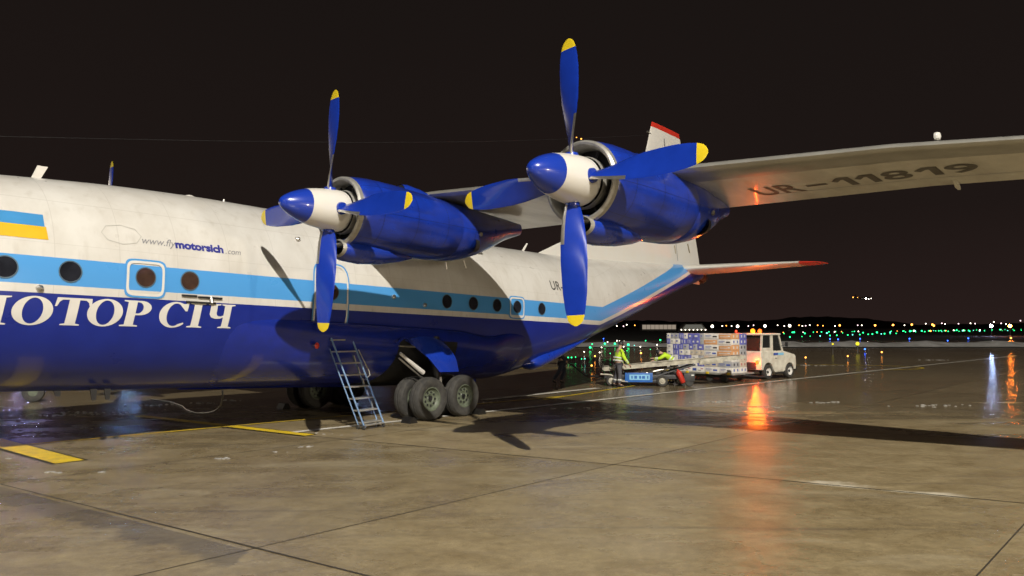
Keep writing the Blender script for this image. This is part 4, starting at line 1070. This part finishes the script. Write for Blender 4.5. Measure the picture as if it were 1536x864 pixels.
fw_ = MB(); fw_.bbox((3.34, -.18, .36), (.42, .22, .30), 'darkframe', .03); fw_o = fw_.build('outrigger_housing', bl); w_ = MB(); w_.lathe([(-.06, 0), (-.07, .12), (-.04, .16), (.04, .16), (.07, .12), (.06, 0)], (3.34, -.20, .16), (0, 1, 0), 'rubber', 20); w_.build('wheel', bl)
rf_ = MB(); rf_.box((3.46, -.2925, .44), (.10, .005, .05), 'reflect'); rf_.build('reflector', fw_o, smooth=False)
lf = MB(); lf.tube([(.5, .3, .44), (.55, .3, .64)], .04, 'darkframe', 8); lf.tube([(2.2, -.1, .42), (3.6, -.1, .84)], .035, 'darkframe', 8); lf.tube([(2.2, .6, .42), (3.6, .6, .84)], .035, 'darkframe', 8); lf.tube([(1.6, .2, .45), (2.9, .2, .75)], .045, 'steel', 10); lf.build('lifting_arm', bl)
fr_ = MB(); fr_.tube([(-.05, -.22, .46), (.35, -.24, .44), (.75, -.24, .20), (1.0, -.24, .18)], .03, 'beam', 8); fr_.tube([(.45, -.26, .18), (.45, -.26, .50), (.75, -.26, .50), (.75, -.26, .18)], .022, 'beam', 8); fr_.build('guard_frame', bl)
gs = MB()
for i in range(5): gs.bbox((1.35 + i * .28, .1 + .05 * (i % 2), .48 + .02 * (i % 3)), (.20, .22, .10), 'dark', .02)
gs.build('hydraulic_unit', bl)
fe = MB(); fe.lathe([(0, .0), (0, .09), (.03, .11), (.42, .11), (.48, .07), (.52, .03), (.56, .03), (.56, 0)], (0, 0, 0), (-.42, -.1, .9), 'red', 24)
feo = fe.build('fire_extinguisher', None, loc=(6.58, 29.72, .16)); tag(feo, 'red fire extinguisher tilted against the right side of the belt loader', 'fire extinguisher')
hn = MB(); hn.tube([(-.24, -.05, .52), (-.26, -.06, .60), (-.16, -.04, .62)], .012, 'dark', 6); hn.build('handle', feo)

# ================================================================== cargo dolly and cartons
K = Vector((9.0, 31.6, 0)); E1 = Vector((-.676, .737, 0)); E2 = Vector((.737, .676, 0)); EA = math.atan2(-E1.y, -E1.x)   # local x points to the corner along -E1
M['deck'] = mat('scuffed_metal_deck', (.42, .41, .38), .45, metal=.4, var=.2, nscale=5)
dl = empty('cargo_dolly', tuple(K + E1 * 1.63 + E2 * .78), EA); tag(dl, 'flat metal cargo dolly under the stack of cartons', 'cargo dolly')
q = MB(); q.bbox((0, 0, .345), (3.40, 1.66, .07), 'deck', .015); dk_o = q.build('deck', dl)
q = MB(); q.bbox((0, 0, .25), (3.1, 1.2, .11), 'darkframe', .02); q.build('chassis', dl)
for (x, y) in [(-1.2, -.6), (-1.2, .6), (1.15, -.6), (1.15, .6), (.45, -.6), (.45, .6)]:
    q = MB(); q.lathe([(-.05, 0), (-.055, .12), (-.03, .15), (.03, .15), (.055, .12), (.05, 0)], (x, y, .15), (0, 1, 0), 'rubber', 20); q.build('wheel', dl)
q = MB(); q.tube([(1.7, 0, .28), (2.5, 0, .26), (2.95, 0, .30)], .03, 'darkframe', 8); q.build('tow_bar', dl)
for x in (-1.5, -.5, .5, 1.5):
    q = MB(); q.bbox((x, -.838, .37), (.14, .03, .09), 'yellowpaint', .008); q.build('pallet_stop', dk_o)
M['cw'] = mat('white_carton', (.78, .75, .70), .55, var=.10, nscale=7); M['co'] = mat('orange_brown_carton', (.70, .36, .17), .6, var=.12, nscale=7)
M['cb'] = mat('blue_violet_carton', (.16, .17, .52), .45, var=.15, nscale=9); M['cg'] = mat('pale_grey_carton', (.42, .42, .44), .5, var=.12, nscale=9); M['cc'] = mat('cream_carton', (.60, .52, .42), .6, var=.1, nscale=6)
M['pb'] = mat('blue_print', (.05, .10, .42), .5, var=.1); M['pd'] = mat('dark_print', (.05, .045, .05), .5, var=.1); M['pr'] = mat('pinkish_red_print', (.45, .12, .12), .5, var=.1); M['pw'] = mat('white_print', (.68, .67, .64), .5, var=.05)
CN = {'cw': 'white', 'co': 'orange brown', 'cb': 'blue violet', 'cg': 'pale grey', 'cc': 'cream'}
ORD = ['top', 'second', 'third', 'fourth', 'fifth', 'sixth', 'bottom']; NTH = ['first', 'second', 'third', 'fourth', 'fifth', 'sixth', 'seventh', 'eighth', 'ninth', 'tenth', 'eleventh', 'twelfth']
rr = random.Random(21)
Z0 = .385; RH = .233
def carton(u0, u1, v0, v1, z0, z1, col, prints, label, face='long'):
    """u along E1 from the corner, v along E2"""
    j = rr.uniform(-.012, .012)
    c = K + E1 * ((u0 + u1) / 2) + E2 * ((v0 + v1) / 2 + j); w_, d_, h_ = u1 - u0 - .006, v1 - v0 - .006, z1 - z0 - .003
    q = MB(); q.bbox((0, 0, h_ / 2), (w_, d_, h_), col, .008)
    o = q.build('carton', None, loc=(c.x, c.y, z0), rot=(0, 0, EA + R(rr.uniform(-.9, .9))))
    tag(o, label, 'carton', 'cartons stacked on the cargo dolly')
    for (px, pz, pw, ph, pm) in prints:   # on the long face (local -y), fractions
        q = MB(); X = px * w_; Zc = pz * h_; a_, b_ = pw * w_ / 2, ph * h_ / 2; y = -d_ / 2 - .002
        q.add([(X - a_, y, Zc - b_), (X + a_, y, Zc - b_), (X + a_, y, Zc + b_), (X - a_, y, Zc + b_)], [(0, 1, 2, 3)], pm); q.build('print', o, smooth=False)
    if face == 'end' or u0 < .01:
        y = w_ / 2 + .002
        pm2 = {'cw': 'pb', 'co': 'pw', 'cb': 'pw', 'cg': 'pd', 'cc': 'pr'}[col]
        for i in range(2):
            yy = (-.22 + .44 * i) * d_; q = MB(); q.add([(y, yy - .07 * d_, h_ * .3), (y, yy + .07 * d_, h_ * .3), (y, yy + .07 * d_, h_ * .75), (y, yy - .07 * d_, h_ * .75)], [(0, 1, 2, 3)], pm2); q.build('print', o, smooth=False)
    return o
def lab(col, row, nth, where): return f'{CN[col]} carton in the {ORD[row]} row, {nth} {where}'
def pr_white(): return [(-.18, .62, .40, .10, 'pb'), (-.22, .40, .30, .07, 'pb'), (.25, .45, .28, .28, 'pb' if rr.random() < .5 else 'pd'), (0, .10, .85, .06, 'cg')]
def pr_orange(): return [(0, .90, .98, .14, 'pw'), (-.1, .42, .55, .10, 'pw'), (.3, .5, .18, .22, 'pw')]
# the two wide columns next to the near corner
c0 = ['co', 'cw', 'co', 'co', 'cw', 'cg', 'cw']; c1 = ['cw', 'co', 'cw', 'cw', 'co', 'cc', 'cw']
for r in range(7):
    z1 = Z0 + RH * (7 - r); z0 = z1 - RH
    for (cc, u0, u1, nth) in ((c0[r], 0.0, .64 + (.05 if r % 2 else -.03), 'first'), (c1[r], .64 + (.05 if r % 2 else -.03), 1.33, 'second')):
        carton(u0, u1, 0, .60, z0, z1, cc, pr_white() if cc in ('cw', 'cg', 'cc') else pr_orange(), lab(cc, r, nth, 'to the left of the near corner'))
# the many narrow packs on the left part
for r in range(6):
    z1 = Z0 + RH * (7 - r); z0 = z1 - RH; u = 1.33; k = 0
    ws = []
    while sum(ws) < 1.75: ws.append(rr.choice((.19, .23, .28, .33)))
    f_ = 1.90 / sum(ws)
    for w_ in ws:
        w_ *= f_; cc = rr.choice(('cw', 'cb', 'cw', 'cb', 'cg')) if not (r == 3 and k < 3) else 'cc'
        pr = [(0, .5, .4, .3, 'pw')] if cc == 'cb' else [(-.1, .55, .30, .28, 'cb' if rr.random() < .6 else 'cg')]
        if cc == 'cb' and rr.random() < .5: pr = [(-.2, .5, .09, .6, 'pw'), (.2, .5, .09, .6, 'pw')]
        carton(u, u + w_, 0, .60, z0, z1, cc, pr, lab(cc, r, NTH[len(ws) - 1 - k], 'from the left end of the stack')); u += w_; k += 1
for k in range(3):
    u0 = 1.33 + k * .633; carton(u0, u0 + .633, 0, .60, Z0, Z0 + RH, 'cw', [(-.25, .45, .30, .45, 'pb'), (.15, .3, .22, .10, 'pd'), (.33, .6, .2, .16, 'pr')], f'white carton with blue corner print in the bottom row, {NTH[2 - k]} from the left end')
# short side, behind the corner column
rowsr = ['cb', 'cb', 'cg', 'cg', 'cc', 'cc', 'cw']
for r in range(7):
    z1 = Z0 + RH * (7 - r); cc = rowsr[r]
    carton(0, .60, .60, 1.16, z1 - RH, z1, cc, [], f'{CN[cc]} carton in the {ORD[r]} row on the short side facing the tug', 'end')
# cartons filling the rest of the far long side
for r in range(7):
    z1 = Z0 + RH * (7 - r)
    for k in range(4):
        u0 = .60 + k * .6575; cc = 'cw' if (r + k) % 3 else 'co'
        carton(u0, u0 + .6575, .60, 1.16, z1 - RH, z1, cc, [], f'{CN[cc]} carton hidden on the far side, {ORD[r]} row, {NTH[k]} column from the tug')

# ================================================================== airport tug
M['tugwhite'] = mat('tug_white_paint', (.70, .67, .58), .35, coat=.3, var=.08, nscale=4, dirt=(.50, .46, .38))
M['tugglass'] = mat('tug_window_glass', (.02, .022, .022), .05, spec=.8, var=.1)
M['beacon'] = emit('amber_beacon_glow', (1.0, .20, .012), 4.5); M['tail'] = emit('red_tail_lamp_glow', (1.0, .10, .012), 5); M['tailsmall'] = emit('small_red_lamp_glow', (1.0, .05, .02), 4)
tug = empty('airport_tug', (10.75, 34.2, 0), R(39)); tag(tug, 'white airport baggage tug with glowing orange beacons beyond the stacked cartons', 'tug')
def side_arch(cx, r, cz, a0, a1, n=12): return [(cx + r * math.cos(R(a0 + (a1 - a0) * i / n)), cz + r * math.sin(R(a0 + (a1 - a0) * i / n))) for i in range(n + 1)]
prof = [(-.55, .42)] + [p for p in side_arch(0, .40, .33, 168, 12)] + [(.48, .30), (1.18, .30)] + side_arch(1.68, .38, .31, 172, 10) + [(2.16, .40), (2.20, .60), (2.17, .98), (2.05, 1.06), (1.35, 1.20), (1.12, 1.24), (-.55, 1.24), (-.58, 1.15)]
q = MB(); n = len(prof); hw = .70
vs = [(x, -hw, z) for x, z in prof] + [(x, hw, z) for x, z in prof]
q.add(vs, [list(range(n)), [n + i for i in range(n)][::-1]] + [(i, (i + 1) % n, n + (i + 1) % n, n + i) for i in range(n)], 'tugwhite')
body = q.build('body', tug, angle=30)
md = body.modifiers.new('bevel', 'BEVEL'); md.width = .025; md.segments = 2; md.limit_method = 'ANGLE'; md.angle_limit = R(50)
cabm = MB()
for sd in (-1, 1):
    y = sd * .655
    for a_, b_, w_ in (((-.50, 1.20), (-.44, 1.93), .08), ((.28, 1.20), (.28, 1.93), .16), ((1.14, 1.20), (.86, 1.93), .07)):
        cabm = MB(); cabm.loft([[(p[0] + dx, y + dy, p[1]) for dx, dy in ((-w_ / 2, -.035), (w_ / 2, -.035), (w_ / 2, .035), (-w_ / 2, .035))] for p in (a_, b_)], 'tugwhite'); cabm.build('cab_pillar', tug)
    cabm = MB(); cabm.bbox((-.08, y, 1.30), (.62, .06, .16), 'tugwhite', .01); cabm.build('cab_panel', tug)
q = MB(); q.bbox((.20, 0, 1.97), (1.50, 1.44, .09), 'tugwhite', .035); roof = q.build('roof', tug)
def pane(pts, nm='window'):
    q = MB(); q.add(pts, [tuple(range(len(pts)))], 'tugglass')
    ob = q.build(nm, tug, smooth=False); sm = ob.modifiers.new('solid', 'SOLIDIFY'); sm.thickness = .008; return ob
for sd in (-1, 1):
    y = sd * .648
    pane([(.36, y, 1.26), (1.07, y, 1.26), (.86, y, 1.90), (.36, y, 1.90)]); pane([(-.44, y, 1.385), (.20, y, 1.385), (.20, y, 1.90), (-.40, y, 1.90)])
pane([(-.50, -.60, 1.25), (-.50, .60, 1.25), (-.445, .60, 1.90), (-.445, -.60, 1.90)]); pane([(1.12, -.60, 1.25), (1.12, .60, 1.25), (.87, .60, 1.90), (.87, -.60, 1.90)], 'windscreen')
for sd in (-1, 1):
    q = MB(); y = sd * .7025; q.add([(x, y, z) for x, z in ((.38, .36), (1.08, .36), (1.14, 1.22), (.38, 1.22))], [(0, 1, 2, 3)], 'tugwhite'); d_ = q.build('door', tug, smooth=False); sm = d_.modifiers.new('solid', 'SOLIDIFY'); sm.thickness = .012; sm.offset = 1 if sd < 0 else -1
    q = MB(); q.box((.52, sd * .728, 1.10), (.34, .006, .10), 'pb'); q.build('stripe', d_, smooth=False)
    q = MB(); q.box((.92, sd * .7275, 1.10), (.44, .005, .10), 'panellight'); q.build('stripe', d_, smooth=False)
    q = MB(); q.tube([(.46, sd * .735, .92), (.60, sd * .735, .92)], .012, 'dark', 6); q.build('handle', d_)
    q = MB(); q.box((.80, sd * .735, .26), (.60, .10, .05), 'dark'); q.build('step', tug, smooth=False)
    for cx in (0, 1.68):
        w_ = MB(); y = sd * .60; w_.lathe([(-.10, .19), (-.115, .24), (-.10, .30), (-.05, .325), (.05, .325), (.10, .30), (.115, .24), (.10, .19)], (cx, y, .325), (0, 1, 0), 'rubber', 32); wo_ = w_.build('wheel', tug)
        h_ = MB(); h_.lathe([(sd * -.02, 0), (sd * .03, .05), (sd * .03, .08), (sd * .01, .10), (sd * .05, .17), (sd * .10, .19), (sd * .10, .20), (sd * .07, .205)], (cx, y, .325), (0, 1, 0), 'letterwhite', 28); h_.lathe([(sd * .03, 0), (sd * .075, .0), (sd * .075, .05), (sd * .03, .06)], (cx, y, .325), (0, 1, 0), 'dark', 14); h_.build('rim', wo_)
    q = MB(); q.lathe([(0, .0), (.0, .065), (.03, .06), (.04, 0)], (2.19, sd * .48, .80), (1, 0, 0), 'reflect', 18); q.build('headlight', tug)
    q = MB(); q.tube([(1.0, sd * .70, 1.45), (1.12, sd * .86, 1.50)], .012, 'dark', 6); q.bbox((1.13, sd * .88, 1.52), (.05, .12, .20), 'dark', .015); q.build('mirror', tug)
q = MB(); q.box((.8, 0, .42), (2.6, 1.0, .2), 'dark'); q.build('chassis', tug, smooth=False)
q = MB(); q.bbox((2.22, 0, .42), (.10, 1.34, .20), 'dark', .03); q.build('bumper', tug)
q = MB(); q.box((-.587, 0, .60), (.012, .9, .30), 'darkframe'); q.build('rear_grille', tug, smooth=False)
q = MB(); q.tube([(-.55, 0, .36), (-.80, 0, .36)], .04, 'dark', 8); q.build('tow_hitch', tug)
for (y, m, r) in ((-.52, 'tail', .075), (.52, 'tailsmall', .04)):
    q = MB(); q.ball((-.60, y, .76), r, m, 12, 8, (.6, 1, 1)); q.build('tail_light', tug)
    lamp('tail_lamp_light', 'POINT', tuple(tug.matrix_basis @ Vector((-.72, y, .76))), {'tail': 34, 'tailsmall': 6}[m], (1.0, .08, .01), .04)
for (x, y, m, r) in ((-.38, -.18, 'beacon', .100), (-.30, -.48, 'tail', .085), (-.46, .62, 'tailsmall', .045)):
    q = MB(); q.lathe([(0, .05), (.03, .05), (.035, .0)], (x, y, 2.013), (0, 0, 1), 'dark', 14); bo = q.build('beacon_base', tug)
    q = MB(); q.ball((x, y, 2.10), r, m, 14, 8, (1, 1, 1.15)); q.build('beacon', bo)
    lo = lamp('beacon_light', 'POINT', tuple(tug.matrix_basis @ Vector((x, y, 2.10 + r * 1.2 + .07))), {'beacon': 180, 'tail': 90, 'tailsmall': 14}[m], {'beacon': (1.0, .17, .01), 'tail': (1.0, .08, .01), 'tailsmall': (1.0, .05, .02)}[m], .06)

# ================================================================== airfield lights
LM = {'green': emit('green_lamp', (.02, 1.0, .25), 5), 'blue': emit('blue_lamp', (.03, .12, 1.0), 9), 'amber': emit('amber_lamp', (1.0, .33, .05), 8), 'white': emit('white_lamp', (1.0, .88, .70), 8),
      'yellow': emit('yellow_lamp', (1.0, .85, .05), 1.2), 'cyan': emit('cyan_lamp', (.15, .9, .75), 4), 'pink': emit('pink_white_lamp', (1.0, .70, .75), 5)}
M['pole'] = mat('thin_lamp_post', (.12, .12, .12), .6)
proto = {}
def field_light(x, y, z, r, col, label, cat='airfield light', group=None, name='airfield_light'):
    key = (col, round(r, 3), round(z, 2), name)
    if key not in proto:
        q = MB(); q.tube([(0, 0, -.03), (0, 0, z - r * .8)], [max(.02, r * .25), max(.015, r * .18)], 'pole', 6, cap=False)
        q.lathe([(0, r * .5), (r * .5, r * .9), (r * .55, r * .4)], (0, 0, z - r * 1.4), (0, 0, 1), 'pole', 8); q.ball((0, 0, z), r, LM[col], 8, 6)
        o = q.build(name, None); proto[key] = o.data
    else: o = bpy.data.objects.new(name, proto[key]); COL.objects.link(o)
    o.location = (x, y, 0)
    tag(o, label, cat, group); return o
rr = random.Random(4)
def line_lights(a, b, n, z, r, cols, label, group, jit=.6):
    for i in range(n):
        t = (i + rr.uniform(-.15, .15)) / max(1, n - 1); x = lerp(a[0], b[0], t); y = lerp(a[1], b[1], t) + rr.uniform(-jit, jit)
        c = cols[i % len(cols)]; field_light(x, y, z, r * rr.choice((.55, .7, 1.0, 1.0, 1.35)), c, label[c], group=group[c])
LB = {'green': 'tiny green airfield light on a short stake across the far field', 'blue': 'tiny blue taxiway edge light across the far field', 'amber': 'small amber light on a stake among the far green airfield lights', 'white': 'small white light on a stake among the far green airfield lights', 'cyan': 'tiny blue green light on a stake across the far field', 'yellow': 'y'}
GR = {'green': 'green lights across the airfield', 'blue': 'blue lights across the airfield', 'amber': 'amber lights among the far green ones', 'white': 'white lights among the far green ones', 'cyan': 'blue green lights across the airfield'}
line_lights((53, 147), (112, 225), 15, .35, .13, ['green', 'green', 'green', 'cyan'], LB, GR)
line_lights((75, 210), (345, 480), 30, .4, .20, ['green', 'green', 'cyan', 'green'], LB, GR, 2)
line_lights((90, 255), (140, 310), 14, .4, .20, ['amber', 'green', 'green', 'white', 'green'], LB, GR, 3)
line_lights((165, 330), (245, 400), 22, .4, .24, ['green', 'amber', 'green', 'green', 'cyan'], LB, GR, 5)
line_lights((150, 300), (340, 520), 18, .5, .25, ['green', 'green', 'white', 'green'], LB, GR, 6)
line_lights((290, 420), (345, 470), 16, .5, .22, ['green', 'cyan'], LB, GR, 6)
def at_px(px, py, z=.3): 
    y = (CAMH - z) * F / (py - 490); return (px - 768) / F * y, y
for (px, py, c, k) in [(885, 521, 'green', 2.6), (888, 516, 'green', 1.5), (907, 515.5, 'green', 2.2), (922, 515.5, 'green', 2.2), (942, 517, 'green', 2.9), (852, 536, 'green', 1.4), (857, 536, 'green', 1.6), (863, 535.5, 'green', 1.2), (872, 538, 'green', 1.1), (877, 538, 'cyan', 1.1),
                    (956, 513, 'green', 1.1), (968, 511, 'green', 1.2), (990, 510, 'green', 1.8), (951, 518, 'cyan', 1.0), (940, 526, 'green', .9), (975, 524, 'green', .9), (915, 530, 'green', .9), (1244, 508.5, 'blue', 1.6), (1256, 509, 'blue', 1.5), (1289, 508, 'blue', 1.5), (1363, 508, 'blue', 1.5), (1420, 511, 'blue', 1.2), (1451, 507.5, 'blue', 1.6), (1296, 523.5, 'blue', 1.9), (905, 508, 'blue', 1.1)]:
    x, y = at_px(px, py); field_light(x, y, .3, round(k * .62 * y / F, 2), c, LB[c], group=GR[c])
for (px, py) in [(876, 527.5), (899, 528.5), (902, 521), (911, 513), (925, 511), (929, 511.5), (936, 512), (935, 520), (960, 520), (985, 517)]:
    x, y = at_px(px, py); field_light(x, y, .3, round(.8 * y / F, 2), 'white', 'small white light low on the dark field beyond the tail of the plane', group='white lights beyond the tail')
for (px, py, lb_) in [(892, 534, 'amber light on the apron edge, between the tail of the plane and the green lights'), (887, 548, 'amber light standing nearest to the tail of the plane'), (961, 529.5, 'amber light on the apron edge just left of the stacked cartons'),
                      (1207, 536, 'amber light on the apron edge just right of the white tug'), (1270, 534, 'amber light on the apron edge, second to the right of the tug'), (1321, 528, 'amber light on the apron edge, third to the right of the tug'), (1515, 507, 'amber light far beyond the snow bank at right')]:
    x, y = at_px(px, py); field_light(x, y, .3, round(1.9 * y / F * .62, 2), 'amber', lb_, group='amber lights along the apron edge')
for (px, py, lb_) in [(1285, 515.5, 'round yellow marker light in front of the snow bank, the larger of the two'), (1248, 516, 'small yellow marker light in front of the snow bank')]:
    x, y = at_px(px, py, .8); field_light(x, min(y, 88), .8, .17 if px == 1285 else .09, 'yellow', lb_)
# lamp posts and town lights on the horizon
def horizon_light(px, py, D, c, rpx, label, group):
    x = (px - 768) / F * D; z = CAMH + max(.6, (490 - py)) / F * D
    return field_light(x, D, round(z, 1), round(rpx * D / F, 2), c, label, 'lamp post', group, 'lamp_post')
for (px, py, lb_) in [(1068, 489.5, 'bright white lamp on a post on the horizon above the stacked cartons, left one'), (1106, 489.6, 'bright white lamp on a post on the horizon, just left of the tug beacons'), (1147, 489, 'bright white lamp on a post on the horizon above the tug cab'), (1184, 488.6, 'bright white lamp on a post on the horizon above the tug bonnet')]:
    horizon_light(px, py, 430, 'white', 2.1, lb_, 'bright lamps on the horizon')
for i, (px, py) in enumerate([(925, 489), (935, 489.5), (940, 487), (952, 488), (983, 489), (1046, 489), (1083, 489), (1089, 488.5), (1097, 489), (1122, 489), (1166, 488), (1198, 488), (1203, 489), (1208, 488.5), (1214, 487.5), (1226, 488), (1252, 489), (1286, 488), (1292, 488), (1338, 488), (1356, 488), (1388, 485.5), (1412, 485), (1417, 486), (1437, 485.5), (1455, 485), (1462, 485.5), (1490, 483), (1501, 485), (1508, 486), (1530, 481), (910, 489), (918, 488), (1130, 488), (1176, 489), (1234, 488.5)]):
    horizon_light(px, py, 620, ('white', 'pink', 'white', 'amber')[i % 4] if px < 1380 else ('pink', 'white')[i % 2], .75, {'white': 'tiny white lamp on the far horizon', 'pink': 'tiny pinkish lamp on the far horizon', 'amber': 'tiny amber lamp on the far horizon'}[('white', 'pink', 'white', 'amber')[i % 4] if px < 1380 else ('pink', 'white')[i % 2]], 'small lamps along the horizon')
for (px, py) in [(1259, 488), (1312, 488), (1339, 487.5), (1367, 487), (1398, 487), (1400, 488.5)]:
    horizon_light(px, py, 600, 'amber', 1.4, 'larger amber street lamp on the horizon in front of the low hill', 'larger amber lamps on the horizon')
LM['bluewhite'] = emit('blue_white_floodlight', (.50, .62, 1.0), 420); LM['orangeflood'] = emit('orange_floodlight', (1.0, .22, .02), 260)
horizon_light(1486, 488.5, 190, 'bluewhite', 2.0, 'dazzling blue white floodlight on the horizon near the right edge', None)
horizon_light(1514, 488.5, 190, 'orangeflood', 2.2, 'dazzling orange floodlight on the horizon at the right edge', None)

# tall masts beyond the plane : hidden by the fuselage, seen as blue streaks on the wet apron
LM['mastlamp'] = emit('violet_blue_floodlight', (.48, .45, 1.0), 1300); LM['mastlamp2'] = emit('cool_blue_floodlight', (.30, .50, 1.0), 800)
for (px, el, c, r, lb_) in [(45, 132, 'mastlamp', .34, 'tall floodlight mast beyond the plane casting the violet streak on the wet apron'), (197, 132, 'mastlamp2', .30, 'tall floodlight mast beyond the plane casting the blue streak under its belly'), (550, 166, 'mastlamp2', .2, 'tall floodlight mast beyond the plane reflected as a small glint below the ladder')]:
    D = 240; field_light((px - 768) / F * D, D, round(CAMH + el / F * D, 1), r, c, lb_, 'floodlight mast', None, 'floodlight_mast')

# far lit buildings
M['glowwall'] = emit('glowing_building_front', (.95, .78, .60), .32); M['farwall'] = mat('far_building_wall', (.25, .23, .20), .8)  # light on the beige wall is put in as glow
tb_ = empty('terminal_building', (85.2, 446, 0)); tag(tb_, 'long low building with lit beige front on the horizon left of the cartons', 'building')
q = MB(); q.box((0, 4, 1.95), (20, 7.9, 3.9), 'farwall'); wl = q.build('wall', tb_, smooth=False)
q = MB(); q.box((0, 4, 4.0), (20.6, 8.6, .25), 'hill'); q.build('roof', tb_, smooth=False)
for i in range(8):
    q = MB(); q.box((-8.6 + i * 2.45, -.04, 2.1), (2.2, .1, 2.5), 'glowwall'); q.build('window', wl, smooth=False)  # glowing panels in place of a lit wall
hg = empty('hangar', (103.8, 440, 0)); tag(hg, 'far hangar with sloping sides and a row of lamps at its foot', 'building')
M['glowwall2'] = emit('glowing_hangar_front', (.75, .72, .60), .16)  # light on the hangar front is put in as glow
q = MB(); q.add([(-7.8, 0, -.03), (7.8, 0, -.03), (4.9, 0, 3.9), (-4.9, 0, 3.9), (-7.8, 9, -.03), (7.8, 9, -.03), (4.9, 9, 3.9), (-4.9, 9, 3.9)], [(0, 1, 2, 3), (7, 6, 5, 4), (0, 4, 5, 1), (1, 5, 6, 2), (2, 6, 7, 3), (3, 7, 4, 0)], 'farwall'); q.build('wall', hg, smooth=False)
q = MB(); q.add([(-6.6, -.06, .6), (6.6, -.06, .6), (4.4, -.06, 3.5), (-4.4, -.06, 3.5)], [(0, 1, 2, 3)], 'glowwall2'); dd_ = q.build('door', hg, smooth=False)
for i in range(7):
    q = MB(); q.ball((-7.2 + 2.3 * i, -.5, .55), .26, LM['white'], 8, 6); q.build('lamp', hg)

# aircraft in the sky
def sky_plane(loc, rz, sc, label, lamps):
    P = empty('distant_airplane', loc, rz); P.scale = (sc, sc, sc); tag(P, label, 'airplane')
    q = MB(); q.lathe([(-14, .1), (-12, 1.0), (-9, 1.7), (8, 1.7), (14, .6), (16, .1)], (0, 0, 0), (1, 0, 0), 'farwall', 16); q.build('fuselage', P)
    q = MB(); q.loft([[(x, y, z) for x, z in pr] for y, pr in ((-15, [(4, .9), (5.2, 1.0), (5.2, .95), (4, .8)]), (0, [(-2, -.2), (3.5, 0), (3.5, -.3), (-2, -.6)]), (15, [(4, .9), (5.2, 1.0), (5.2, .95), (4, .8)]))], 'farwall'); q.build('wing', P)
    q = MB(); q.loft([[(x, y, z) for x, y in pr] for z, pr in ((1, [(10, -.15), (14, -.15), (14, .15), (10, .15)]), (6, [(13.5, -.08), (15.5, -.08), (15.5, .08), (13.5, .08)]))], 'farwall'); q.build('tail_fin', P)
    for (x, y, z, r, c) in lamps:
        q = MB(); q.ball((x, y, z), r, LM[c], 8, 6); q.build('landing_light', P)
LM['landing'] = emit('landing_light', (1, .93, .85), 40)
sky_plane((322, 705, 28.5), R(115), .62, 'airplane low in the night sky with landing lights on above the right horizon', [(-4, -6.5, -.6, .95, 'landing'), (-5, -3.2, -.6, 1.0, 'landing'), (-6, 1.5, -.8, .8, 'landing'), (4, 7, .8, .5, 'amber'), (5, 15, 1, .7, 'amber'), (-14, 0, -1, .5, 'white')])
sky_plane((221, 2500, 620), R(150), .9, 'tiny far airplane with an amber light in the sky beside the tall propeller blade', [(-8, 0, -2, 2.6, 'amber'), (4, 15, 1, 1.5, 'amber')])
